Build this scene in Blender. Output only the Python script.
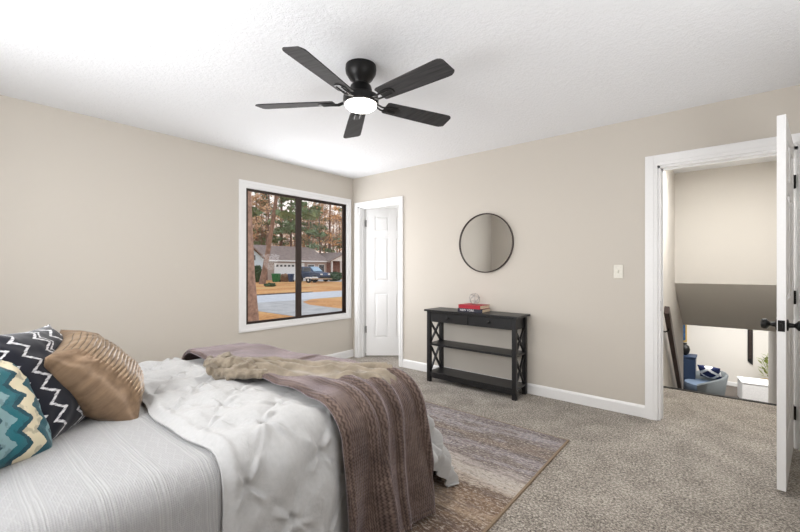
import bpy, math, random
from math import sin, cos, pi, sqrt, exp, hypot, radians as R
from mathutils import Vector, Matrix, noise as mnoise

# ------------------------------------------------------------------ clear, camera, light
for o in list(bpy.data.objects):
    bpy.data.objects.remove(o)
S = bpy.context.scene
COL = S.collection
S.view_settings.view_transform = 'Standard'
S.view_settings.look = 'None'
S.view_settings.gamma = 1.0
S.view_settings.use_curve_mapping = False
S.view_settings.exposure = 0.44
S.cycles.use_denoising = True
S.cycles.max_bounces = 10
S.cycles.diffuse_bounces = 6
S.cycles.transparent_max_bounces = 12
S.cycles.sample_clamp_indirect = 6.0

CX, CY, CZ = 3.94, -3.718, 1.215
YAW = R(39.8)
FPX = 391.0
FW = (-sin(YAW), cos(YAW)); RT = (cos(YAW), sin(YAW))
cd = bpy.data.cameras.new('camera')
cd.sensor_width = 36.0
cd.lens = FPX / 800.0 * 36.0
cd.shift_y = 2.0 / 800.0
cd.clip_start = 0.05; cd.clip_end = 500
cam = bpy.data.objects.new('camera', cd); COL.objects.link(cam)
cam.location = (CX, CY, CZ); cam.rotation_euler = (R(90), 0, YAW)
S.camera = cam

def at(px, depth):
    """ground position (x, y) seen in column px at a given depth from the viewpoint"""
    u = (px - 400.0) / FPX
    return (CX + depth * (FW[0] + u * RT[0]), CY + depth * (FW[1] + u * RT[1]))

W = bpy.data.worlds.new('sky'); S.world = W; W.use_nodes = True
wn = W.node_tree.nodes; wl = W.node_tree.links
wn.clear()
w_out = wn.new('ShaderNodeOutputWorld'); w_bg = wn.new('ShaderNodeBackground')
w_tc = wn.new('ShaderNodeTexCoord'); w_sep = wn.new('ShaderNodeSeparateXYZ'); w_ramp = wn.new('ShaderNodeValToRGB')
wl.new(w_tc.outputs['Generated'], w_sep.inputs[0]); wl.new(w_sep.outputs['Z'], w_ramp.inputs[0])
w_ramp.color_ramp.elements[0].position = 0.0; w_ramp.color_ramp.elements[0].color = (0.95, 0.80, 0.68, 1)
w_ramp.color_ramp.elements[1].position = 0.45; w_ramp.color_ramp.elements[1].color = (0.78, 0.86, 0.98, 1)
wl.new(w_ramp.outputs[0], w_bg.inputs[0]); w_bg.inputs[1].default_value = 1.08
wl.new(w_bg.outputs[0], w_out.inputs[0])

def area(name, loc, rot, sx, sy, power, col=(1, 1, 1)):
    l = bpy.data.lights.new(name, 'AREA'); l.shape = 'RECTANGLE'; l.size = sx; l.size_y = sy
    l.energy = power; l.color = col
    o = bpy.data.objects.new(name, l); COL.objects.link(o); o.location = loc; o.rotation_euler = rot
    return o
def point(name, loc, power, rad=0.08, col=(1, 1, 1)):
    l = bpy.data.lights.new(name, 'POINT'); l.energy = power; l.shadow_soft_size = rad; l.color = col
    o = bpy.data.objects.new(name, l); COL.objects.link(o); o.location = loc
    return o
FANX, FANY = 2.238, -2.046
area('window_daylight', (0.004, -0.85, 1.34), (0, R(-90), 0), 1.36, 1.38, 24, (0.97, 0.98, 1.0))
area('back_fill_light', (2.0, -4.10, 1.50), (R(99), 0, 0), 1.8, 1.1, 44, (0.98, 0.985, 1.0))  # added fill lamp on the unseen back wall, tilted up to lift the ceiling
area('side_fill_light', (5.05, -2.4, 1.5), (0, R(125), 0), 1.4, 1.5, 34, (0.98, 0.985, 1.0))  # added fill lamp on the unseen side wall, aimed upwards
fl_ = area('fan_lamp_light', (FANX, FANY, 2.165), (0, 0, 0), 0.17, 0.17, 10, (1.0, 0.95, 0.88)); fl_.data.shape = 'DISK'
area('landing_fill_light', (3.95, 1.0, 2.38), (0, 0, 0), 0.6, 0.6, 26, (1.0, 0.99, 0.97))  # added fill to brighten the landing, no fixture seen there
area('lower_room_fill_light', (4.4, 7.0, 0.55), (0, 0, 0), 2.5, 2.5, 105, (1.0, 0.98, 0.95))  # added fill for the lower room, kept out of view behind the beam
area('closet_fill_light', (0.9, 1.2, 2.35), (0, 0, 0), 0.8, 0.8, 12, (1, 0.98, 0.95))  # added fill that brightens the small door, no lamp seen there

# ------------------------------------------------------------------ helpers
random.seed(7)
def lin(c):
    return tuple(((x / 255.0) / 12.92 if x / 255.0 <= 0.04045 else ((x / 255.0 + 0.055) / 1.055) ** 2.4) for x in c)

class G:
    """small shader graph builder"""
    def __init__(s, name, rough=0.6, metallic=0.0, sheen=0.0, spec=0.5):
        s.m = bpy.data.materials.new(name); s.m.use_nodes = True
        s.n = s.m.node_tree.nodes; s.l = s.m.node_tree.links
        s.b = s.n['Principled BSDF']
        s.b.inputs['Roughness'].default_value = rough; s.b.inputs['Metallic'].default_value = metallic
        s.b.inputs['Specular IOR Level'].default_value = spec
        if sheen: s.b.inputs['Sheen Weight'].default_value = sheen
    def put(s, sock, v):
        if hasattr(v, 'is_output') or isinstance(v, bpy.types.NodeSocket): s.l.new(v, sock)
        elif isinstance(v, (tuple, list)) and len(v) == 3 and sock.type == 'RGBA': sock.default_value = (*v, 1)
        else: sock.default_value = v
    def f(s, op, a, b=None, c=None):
        n = s.n.new('ShaderNodeMath'); n.operation = op
        for i, v in enumerate((a, b, c)):
            if v is not None: s.put(n.inputs[i], v)
        return n.outputs[0]
    def coord(s, kind='Object'):
        return s.n.new('ShaderNodeTexCoord').outputs[kind]
    def mapv(s, v, scale=(1, 1, 1), rot=(0, 0, 0), loc=(0, 0, 0)):
        n = s.n.new('ShaderNodeMapping'); s.l.new(v, n.inputs[0])
        n.inputs['Scale'].default_value = scale; n.inputs['Rotation'].default_value = rot; n.inputs['Location'].default_value = loc
        return n.outputs[0]
    def xyz(s, v):
        n = s.n.new('ShaderNodeSeparateXYZ'); s.l.new(v, n.inputs[0]); return n.outputs
    def noise(s, v, scale, detail=4, rough=0.55, dist=0.0):
        n = s.n.new('ShaderNodeTexNoise'); s.l.new(v, n.inputs['Vector'])
        n.inputs['Scale'].default_value = scale; n.inputs['Detail'].default_value = detail
        n.inputs['Roughness'].default_value = rough; n.inputs['Distortion'].default_value = dist
        return n.outputs[0]
    def voro(s, v, scale, feature='F1'):
        n = s.n.new('ShaderNodeTexVoronoi'); s.l.new(v, n.inputs['Vector']); n.feature = feature
        n.inputs['Scale'].default_value = scale; return n.outputs[0]
    def ramp(s, fac, stops, interp='LINEAR'):
        n = s.n.new('ShaderNodeValToRGB'); s.l.new(fac, n.inputs[0]); cr = n.color_ramp; cr.interpolation = interp
        while len(cr.elements) < len(stops): cr.elements.new(0.5)
        for e, (p, c) in zip(cr.elements, stops): e.position = p; e.color = (*c, 1) if len(c) == 3 else c
        return n.outputs[0]
    def mix(s, fac, a, b):
        n = s.n.new('ShaderNodeMix'); n.data_type = 'RGBA'
        s.put(n.inputs[0], fac); s.put(n.inputs[6], a); s.put(n.inputs[7], b)
        return n.outputs[2]
    def bump(s, h, strength=0.3, dist=0.01):
        n = s.n.new('ShaderNodeBump'); s.l.new(h, n.inputs['Height'])
        n.inputs['Strength'].default_value = strength; n.inputs['Distance'].default_value = dist
        s.l.new(n.outputs[0], s.b.inputs['Normal'])
    def col(s, v): s.put(s.b.inputs['Base Color'], v); return s
    def tri(s, x):   # triangle wave 0..1
        return s.f('PINGPONG', x, 1.0)

def plain(name, c, rough=0.5, metallic=0.0, bump=0.0, bscale=60, vary=0.06, spec=0.5):
    g = G(name, rough, metallic, spec=spec)
    v = g.coord(); nz = g.noise(v, bscale, 3)
    lo = tuple(max(0, x * (1 - vary)) for x in c); hi = tuple(min(1, x * (1 + vary)) for x in c)
    g.col(g.ramp(nz, [(0.3, lo), (0.7, hi)]))
    if bump: g.bump(nz, bump, 0.004)
    return g.m

M = {}
M['wall'] = plain('wall_paint', (0.575, 0.535, 0.478), 0.75, bump=0.05, bscale=180, vary=0.012)
M['wall_hall'] = plain('hall_paint', (0.64, 0.612, 0.57), 0.75, bump=0.05, bscale=180, vary=0.012)
M['wall_lower'] = plain('lower_paint', (0.78, 0.75, 0.70), 0.75, vary=0.012)
M['trim'] = plain('white_trim_paint', (0.83, 0.83, 0.83), 0.35, vary=0.01)
M['doorwhite'] = plain('white_door_paint', (0.82, 0.82, 0.82), 0.4, vary=0.01)
def ceiling_mat(name, c):
    g = G(name, 0.85); v = g.coord()
    g.col(c); h = g.noise(v, 42, 6, 0.65, 0.3); h2 = g.ramp(h, [(0.42, (0, 0, 0)), (0.6, (1, 1, 1))]); g.bump(h2, 0.35, 0.006)
    return g.m
M['ceiling'] = ceiling_mat('textured_ceiling', (0.83, 0.845, 0.87))
M['soffit'] = ceiling_mat('stair_soffit', (0.86, 0.84, 0.80))
def carpet():
    g = G('grey_beige_carpet', 0.95, sheen=0.2, spec=0.1); v = g.coord()
    a = g.noise(v, 95, 3, 0.85); b = g.noise(v, 5, 5, 0.6); c = g.noise(v, 62, 3, 0.75)
    s1 = g.f('ADD', g.f('MULTIPLY', a, 0.55), g.f('MULTIPLY', b, 0.13)); s1 = g.f('ADD', s1, g.f('MULTIPLY', c, 0.3))
    g.col(g.ramp(s1, [(0.40, lin((62, 55, 49))), (0.488, lin((138, 130, 120))), (0.58, lin((202, 194, 183)))]))
    g.bump(s1, 0.9, 0.012); return g.m
M['carpet'] = carpet()
M['dark_carpet'] = plain('dark_lower_carpet', lin((105, 98, 92)), 0.95, bump=0.4, bscale=150, vary=0.2)
def rug():
    g = G('distressed_rug', 0.9, sheen=0.15, spec=0.15); v = g.coord()
    n1 = g.noise(g.mapv(v, (1.2, 6.5, 1)), 1.0, 6, 0.65, 0.3)
    n2 = g.noise(g.mapv(v, (6.0, 30, 1)), 1.0, 5, 0.8)
    n3 = g.noise(g.mapv(v, (18, 42, 1)), 2.0, 4, 0.85)
    n4 = g.noise(g.mapv(v, (3.0, 18, 1)), 1.0, 5, 0.75)
    xyz = g.xyz(v)
    t = g.f('ADD', g.f('MULTIPLY', n1, 0.34), g.f('MULTIPLY', n2, 0.26))
    t = g.f('ADD', t, g.f('MULTIPLY', xyz[1], -0.64))   # bands follow the rug's length
    t = g.f('SUBTRACT', t, 0.65)
    c = g.ramp(t, [(0.10, lin((140, 124, 112))), (0.20, lin((128, 120, 124))), (0.25, lin((92, 82, 82))), (0.31, lin((146, 141, 145))),
                   (0.36, lin((98, 87, 82))), (0.42, lin((126, 111, 100))), (0.48, lin((86, 77, 77))), (0.53, lin((144, 138, 141))), (0.57, lin((98, 87, 84))), (0.63, lin((158, 150, 146))), (0.70, lin((170, 162, 154))),
                   (0.765, lin((162, 150, 138))), (0.80, lin((96, 77, 62))), (0.87, lin((122, 99, 79))), (0.92, lin((152, 131, 110))), (1.0, lin((100, 80, 65)))])
    c2 = g.mix(g.ramp(n3, [(0.53, (0, 0, 0)), (0.58, (0.75, 0.75, 0.75))]), c, lin((190, 180, 170)))
    c3 = g.mix(g.ramp(n3, [(0.38, (0.85, 0.85, 0.85)), (0.445, (0, 0, 0))]), c2, lin((54, 46, 44)))
    c4 = g.mix(g.ramp(n4, [(0.53, (0, 0, 0)), (0.62, (0.6, 0.6, 0.6))]), c3, lin((104, 90, 86)))
    g.col(c4); g.bump(n3, 0.4, 0.004); return g.m
M['rug'] = rug()
M['rug_edge'] = plain('rug_binding', lin((132, 114, 94)), 0.9, bump=0.4, bscale=200, vary=0.2)
M['bronze'] = plain('dark_bronze_frame', lin((50, 38, 33)), 0.45, 0.2)
M['black_metal'] = plain('black_metal', lin((20, 19, 19)), 0.4, 0.4)
M['steel'] = plain('brushed_steel', (0.55, 0.55, 0.55), 0.35, 1.0)
def blackwood():
    g = G('black_painted_wood', 0.38); v = g.coord(); n = g.noise(g.mapv(v, (4, 40, 40)), 2.0, 4)
    g.col(g.ramp(n, [(0.3, lin((15, 15, 17))), (0.7, lin((23, 23, 26)))])); g.bump(n, 0.06, 0.002); return g.m
M['blackwood'] = blackwood()
def blade():
    g = G('dark_fan_blade', 0.7, spec=0.3); v = g.coord(); n = g.noise(g.mapv(v, (3, 45, 10)), 2.0, 5)
    g.col(g.ramp(n, [(0.3, lin((40, 39, 40))), (0.7, lin((66, 65, 66)))])); return g.m
M['blade'] = blade()
def emit(name, c, st):
    g = G(name, 0.4); g.col(c); g.b.inputs['Emission Color'].default_value = (*c, 1); g.b.inputs['Emission Strength'].default_value = st; return g.m
M['lampglow'] = emit('lit_lamp_diffuser', (1.0, 0.95, 0.88), 7.0)
def glass():
    m = bpy.data.materials.new('window_glass'); m.use_nodes = True; n = m.node_tree.nodes; l = m.node_tree.links; n.clear()
    o = n.new('ShaderNodeOutputMaterial'); t = n.new('ShaderNodeBsdfTransparent'); gl = n.new('ShaderNodeBsdfGlossy'); mx = n.new('ShaderNodeMixShader')
    fr = n.new('ShaderNodeFresnel'); fr.inputs[0].default_value = 1.25
    gl.inputs['Roughness'].default_value = 0.02; t.inputs[0].default_value = (0.97, 0.98, 0.98, 1)
    l.new(fr.outputs[0], mx.inputs[0]); l.new(t.outputs[0], mx.inputs[1]); l.new(gl.outputs[0], mx.inputs[2]); l.new(mx.outputs[0], o.inputs[0]); return m
M['glass'] = glass()
def mirror():
    g = G('mirror_glass', 0.01, 1.0); v = g.coord(); n = g.noise(v, 3, 2); g.col(g.ramp(n, [(0, (0.78, 0.78, 0.77)), (1, (0.80, 0.80, 0.79))])); return g.m
M['mirror'] = mirror()
def woodrail():
    g = G('dark_stained_rail', 0.35); v = g.coord(); n = g.noise(g.mapv(v, (30, 3, 30)), 2.0, 5)
    g.col(g.ramp(n, [(0.3, lin((34, 20, 16))), (0.7, lin((62, 38, 28)))])); return g.m
M['rail'] = woodrail()

# fabrics (UV = metres across the cloth)
def coverlet():
    g = G('white_matelasse', 0.85, sheen=0.2, spec=0.2); uv = g.coord('UV'); u, v, _ = g.xyz(uv)
    fine = g.f('MULTIPLY', g.f('SINE', g.f('MULTIPLY', g.f('ADD', u, v), 520)), g.f('SINE', g.f('MULTIPLY', g.f('SUBTRACT', u, v), 520)))
    w = g.f('ADD', v, g.f('MULTIPLY', g.noise(uv, 3, 3), 0.02))
    dd = g.f('ABSOLUTE', g.f('SUBTRACT', g.f('FRACT', g.f('MULTIPLY', w, 7.5)), 0.5))     # bands across the bed
    band = g.ramp(dd, [(0.02, (0, 0, 0)), (0.05, (1, 1, 1)), (0.08, (0, 0, 0)), (0.11, (1, 1, 1)), (0.15, (0, 0, 0))])
    tu = g.f('PINGPONG', g.f('MULTIPLY', u, 14.0), 0.5)
    dia = g.f('ABSOLUTE', g.f('SUBTRACT', g.f('ABSOLUTE', g.f('SUBTRACT', dd, 0.34)), g.f('MULTIPLY', tu, 0.22)))
    dl = g.ramp(dia, [(0.0, (1, 1, 1)), (0.04, (0, 0, 0))])
    h = g.f('ADD', g.f('ADD', g.f('MULTIPLY', fine, 0.16), g.f('MULTIPLY', band, 0.45)), g.f('MULTIPLY', dl, 0.25))
    g.col(g.ramp(h, [(0.0, lin((158, 158, 159))), (1.0, lin((182, 182, 182)))])); g.bump(h, 0.55, 0.006); return g.m
M['coverlet'] = coverlet()
def comforter_mat():
    g = G('white_pintuck_cotton', 0.8, sheen=0.15, spec=0.2); uv = g.coord('UV'); n = g.noise(uv, 9, 5, 0.6, 0.6); n2 = g.noise(uv, 60, 3)
    g.col(g.ramp(n2, [(0.3, lin((172, 172, 172))), (0.7, lin((179, 179, 179)))])); g.bump(g.noise(uv, 24, 5, 0.6, 0.8), 0.30, 0.012); return g.m
M['comforter'] = comforter_mat()
def blanket_mat():
    g = G('mauve_brown_plush', 0.9, sheen=0.0, spec=0.15); uv = g.coord('UV'); u, v, _ = g.xyz(uv)
    wob = g.f('MULTIPLY', g.noise(uv, 30, 3), 0.006)
    zig = g.f('PINGPONG', g.f('MULTIPLY', g.f('ADD', u, wob), 70.0), 0.5)
    row = g.f('FRACT', g.f('ADD', g.f('MULTIPLY', g.f('ADD', v, wob), 88.0), g.f('MULTIPLY', zig, 0.75)))
    cell = g.f('MULTIPLY', g.f('SUBTRACT', 1.0, row), row)
    n = g.noise(uv, 260, 3, 0.8); n2 = g.noise(uv, 7, 4); n3 = g.noise(uv, 60, 3)
    h = g.f('ADD', g.f('MULTIPLY', cell, 2.6), g.f('MULTIPLY', n, 0.7))
    t = g.f('ADD', g.f('MULTIPLY', cell, 1.5), g.f('MULTIPLY', g.f('SUBTRACT', n2, 0.5), 0.7))
    t = g.f('ADD', t, g.f('MULTIPLY', g.f('SUBTRACT', n3, 0.5), 0.6))
    g.col(g.ramp(t, [(0.0, lin((54, 44, 40))), (0.30, lin((92, 77, 70))), (0.7, lin((138, 121, 111)))]))
    g.b.inputs['Sheen Weight'].default_value = 0.55; g.b.inputs['Sheen Roughness'].default_value = 0.4
    g.b.inputs['Sheen Tint'].default_value = (0.9, 0.8, 0.88, 1)
    g.bump(h, 0.5, 0.007); return g.m
M['blanket'] = blanket_mat()
def throw_mat():
    g = G('tan_knit', 0.9, sheen=0.3, spec=0.15); v = g.coord(); n = g.noise(v, 180, 3, 0.7); n2 = g.noise(v, 14, 3)
    g.col(g.ramp(n2, [(0.3, lin((112, 102, 88))), (0.7, lin((144, 133, 117)))])); g.bump(n, 0.5, 0.004); return g.m
M['throw'] = throw_mat()
def gold_mat():
    g = G('gold_satin', 0.38, 0.35, spec=0.5); v = g.coord('UV'); n = g.noise(v, 7, 4); f2 = g.noise(g.mapv(v, (300, 20, 1)), 1.0, 2)
    g.col(g.ramp(n, [(0.3, lin((108, 87, 68))), (0.7, lin((142, 118, 94)))])); g.bump(f2, 0.1, 0.002); return g.m
M['gold'] = gold_mat()
def gold_pleat():
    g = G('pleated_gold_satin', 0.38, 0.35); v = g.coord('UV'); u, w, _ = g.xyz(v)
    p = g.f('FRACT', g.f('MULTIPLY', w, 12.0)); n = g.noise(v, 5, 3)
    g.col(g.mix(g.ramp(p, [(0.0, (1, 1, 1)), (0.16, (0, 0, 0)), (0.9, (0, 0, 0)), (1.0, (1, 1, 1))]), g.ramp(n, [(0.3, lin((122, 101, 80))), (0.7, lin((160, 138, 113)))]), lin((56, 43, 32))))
    return g.m
M['gold_pleat'] = gold_pleat()
def navy_mat():
    g = G('navy_embroidered', 0.9, sheen=0.2, spec=0.2); uv = g.coord('UV'); u, v, _ = g.xyz(uv)
    wob = g.noise(uv, 40, 2)
    u2 = g.f('ADD', u, g.f('MULTIPLY', g.f('SUBTRACT', wob, 0.5), 0.03))
    zz = g.f('MULTIPLY', g.f('PINGPONG', g.f('MULTIPLY', v, 1.0), 0.07), 1.5)
    d = g.f('FRACT', g.f('MULTIPLY', g.f('ADD', u2, zz), 4.2))
    l1 = g.ramp(d, [(0.00, (0, 0, 0)), (0.03, (1, 1, 1)), (0.15, (1, 1, 1)), (0.18, (0, 0, 0))])
    zz2 = g.f('MULTIPLY', g.f('PINGPONG', g.f('ADD', g.f('MULTIPLY', v, 1.0), 0.14), 0.14), 1.3)
    d2 = g.f('FRACT', g.f('MULTIPLY', g.f('ADD', u2, zz), 2.1))
    l2 = g.ramp(d2, [(0.14, (0, 0, 0)), (0.155, (1, 1, 1)), (0.19, (1, 1, 1)), (0.205, (0, 0, 0))])
    dots = g.ramp(g.f('FRACT', g.f('MULTIPLY', v, 30.0)), [(0.2, (0.55, 0.55, 0.55)), (0.4, (1, 1, 1))])
    l = g.f('MULTIPLY', g.f('MAXIMUM', l1, l2), dots)
    g.col(g.mix(l, lin((17, 19, 30)), lin((205, 205, 208)))); g.bump(l, 0.5, 0.006); return g.m
M['navy'] = navy_mat()
def teal_mat():
    g = G('teal_ikat', 0.85, sheen=0.2, spec=0.2); uv = g.coord('UV'); u, v, _ = g.xyz(uv)
    wob = g.f('MULTIPLY', g.f('SUBTRACT', g.noise(uv, 22, 3), 0.5), 0.05)
    z = g.f('ADD', g.f('MULTIPLY', g.f('PINGPONG', v, 0.095), 1.1), wob)
    p = g.f('ADD', g.f('ADD', u, z), 0.5)                       # zigzag bands
    bl = g.noise(uv, 9, 3)
    c = g.ramp(p, [(0.00, lin((24, 78, 88))), (0.10, lin((88, 124, 130))), (0.20, lin((14, 58, 70))), (0.30, lin((36, 110, 118))), (0.42, lin((16, 66, 78))), (0.50, lin((122, 152, 156))),
                   (0.60, lin((28, 96, 106))), (0.68, lin((18, 66, 78))), (0.73, lin((208, 198, 170))), (0.84, lin((20, 76, 88))), (0.94, lin((104, 140, 146))), (1.0, lin((16, 62, 74)))], 'CONSTANT')
    g.col(g.mix(g.ramp(bl, [(0.55, (0, 0, 0)), (0.6, (0.35, 0.35, 0.35))]), c, lin((12, 48, 60)))); g.bump(g.noise(uv, 140, 3), 0.3, 0.003); return g.m
M['teal'] = teal_mat()
M['book_red'] = plain('red_book_cloth', lin((165, 22, 42)), 0.5)
M['book_navy'] = plain('navy_book_cloth', lin((36, 34, 50)), 0.5)
M['paper'] = plain('book_paper', lin((225, 205, 178)), 0.9)
M['lettering_white'] = plain('white_lettering', lin((232, 228, 228)), 0.6)
M['lettering_pink'] = plain('pale_red_lettering', lin((214, 120, 130)), 0.6)
M['wire'] = plain('silver_wire', (0.42, 0.41, 0.41), 0.3, 0.9)
M['plate'] = plain('ivory_switch_plate', lin((222, 219, 208)), 0.4)
# lower room
M['chair_blue'] = plain('grey_blue_upholstery', lin((112, 118, 120)), 0.9, bump=0.3, bscale=120)
M['seat_blue'] = plain('blue_seat_upholstery', lin((96, 112, 132)), 0.9, bump=0.3, bscale=120)
M['navy_paint'] = plain('navy_paint', lin((34, 52, 78)), 0.5)
M['print_blue'] = plain('blue_print', lin((40, 92, 140)), 0.6, vary=0.5, bscale=12)
def lattice():
    g = G('navy_white_lattice', 0.9); uv = g.coord('UV'); u, v, _ = g.xyz(uv)
    a = g.f('ABSOLUTE', g.f('SUBTRACT', g.f('FRACT', g.f('MULTIPLY', g.f('ADD', u, v), 1.2)), 0.5))
    b = g.f('ABSOLUTE', g.f('SUBTRACT', g.f('FRACT', g.f('MULTIPLY', g.f('SUBTRACT', u, v), 1.2)), 0.5))
    g.col(g.ramp(g.f('MINIMUM', a, b), [(0.0, lin((235, 235, 235))), (0.12, lin((24, 36, 78)))], 'CONSTANT')); return g.m
M['lattice'] = lattice()
M['white_uph'] = plain('white_upholstery', lin((240, 240, 240)), 0.8)
M['leaf_green'] = plain('plant_leaf', lin((128, 140, 60)), 0.6, vary=0.4, bscale=20)
M['pot'] = plain('ochre_pot', lin((196, 164, 90)), 0.5)
# outdoors
def straw():
    g = G('pine_straw_lawn', 1.0, spec=0.05); v = g.coord(); a = g.noise(v, 0.35, 6, 0.65); b = g.noise(v, 6, 5, 0.7)
    t = g.f('ADD', g.f('MULTIPLY', a, 0.6), g.f('MULTIPLY', b, 0.4))
    g.col(g.ramp(t, [(0.34, lin((140, 98, 66))), (0.46, lin((200, 142, 92))), (0.55, lin((214, 164, 112))), (0.66, lin((180, 160, 106)))])); return g.m
M['straw'] = straw()
M['asphalt'] = plain('pale_asphalt', lin((196, 194, 196)), 0.9, vary=0.08, bscale=3)
M['drive'] = plain('grey_driveway', lin((178, 172, 168)), 0.9, vary=0.15, bscale=2)
M['curb_strip'] = plain('dark_curb_strip', lin((92, 74, 62)), 1.0, vary=0.3, bscale=4)
def brick():
    g = G('red_brown_brick', 0.9); v = g.coord(); n = g.n.new('ShaderNodeTexBrick'); g.l.new(g.mapv(v, (1, 1, 1), (R(90), 0, R(90))), n.inputs[0])
    n.inputs['Scale'].default_value = 4.0
    n.inputs['Color1'].default_value = (*lin((150, 104, 90)), 1); n.inputs['Color2'].default_value = (*lin((122, 82, 72)), 1); n.inputs['Mortar'].default_value = (*lin((176, 158, 148)), 1)
    g.col(n.outputs[0]); return g.m
M['brick'] = brick()
M['shingle'] = plain('grey_brown_shingles', lin((138, 120, 112)), 0.95, vary=0.25, bscale=3)
M['siding'] = plain('pale_blue_siding', lin((206, 222, 232)), 0.7)
M['house_white'] = plain('white_house_paint', lin((232, 230, 228)), 0.7)
M['dark_pane'] = plain('dark_window_pane', lin((62, 66, 72)), 0.15)
M['car_blue'] = plain('dark_blue_car_paint', lin((58, 74, 104)), 0.3, 0.2)
M['car_glass'] = plain('pale_windscreen', lin((150, 176, 196)), 0.1)
M['tyre'] = plain('black_tyre', lin((26, 26, 26)), 0.9)
M['alloy'] = plain('alloy_wheel', lin((190, 190, 192)), 0.4, 0.6)
M['lamp_clear'] = plain('headlamp', lin((220, 220, 214)), 0.2)
M['trailer_wood'] = plain('weathered_trailer_wood', lin((176, 146, 116)), 0.9, vary=0.2, bscale=4)
M['bin_green'] = plain('green_bin_plastic', lin((40, 112, 62)), 0.6)
M['bin_blue'] = plain('blue_bin_plastic', lin((44, 62, 98)), 0.6)
M['bark'] = plain('pine_bark', lin((164, 134, 118)), 1.0, bump=0.8, bscale=9, vary=0.35)
M['bark_far'] = plain('grey_brown_bark', lin((140, 114, 100)), 1.0, vary=0.3, bscale=3)
M['needle'] = plain('pine_needles', lin((120, 136, 100)), 0.9, vary=0.35, bscale=1.5)
M['tanleaf'] = plain('tan_autumn_leaves', lin((206, 170, 136)), 0.9, vary=0.3, bscale=0.7)
M['orangeleaf'] = plain('orange_autumn_leaves', lin((238, 182, 120)), 0.9, vary=0.2, bscale=0.7)
M['hedge'] = plain('dark_hedge_leaves', lin((70, 92, 62)), 0.9, vary=0.4, bscale=2)
M['brush'] = plain('cut_brush_twigs', lin((170, 136, 110)), 1.0, vary=0.3, bscale=3)

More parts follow.
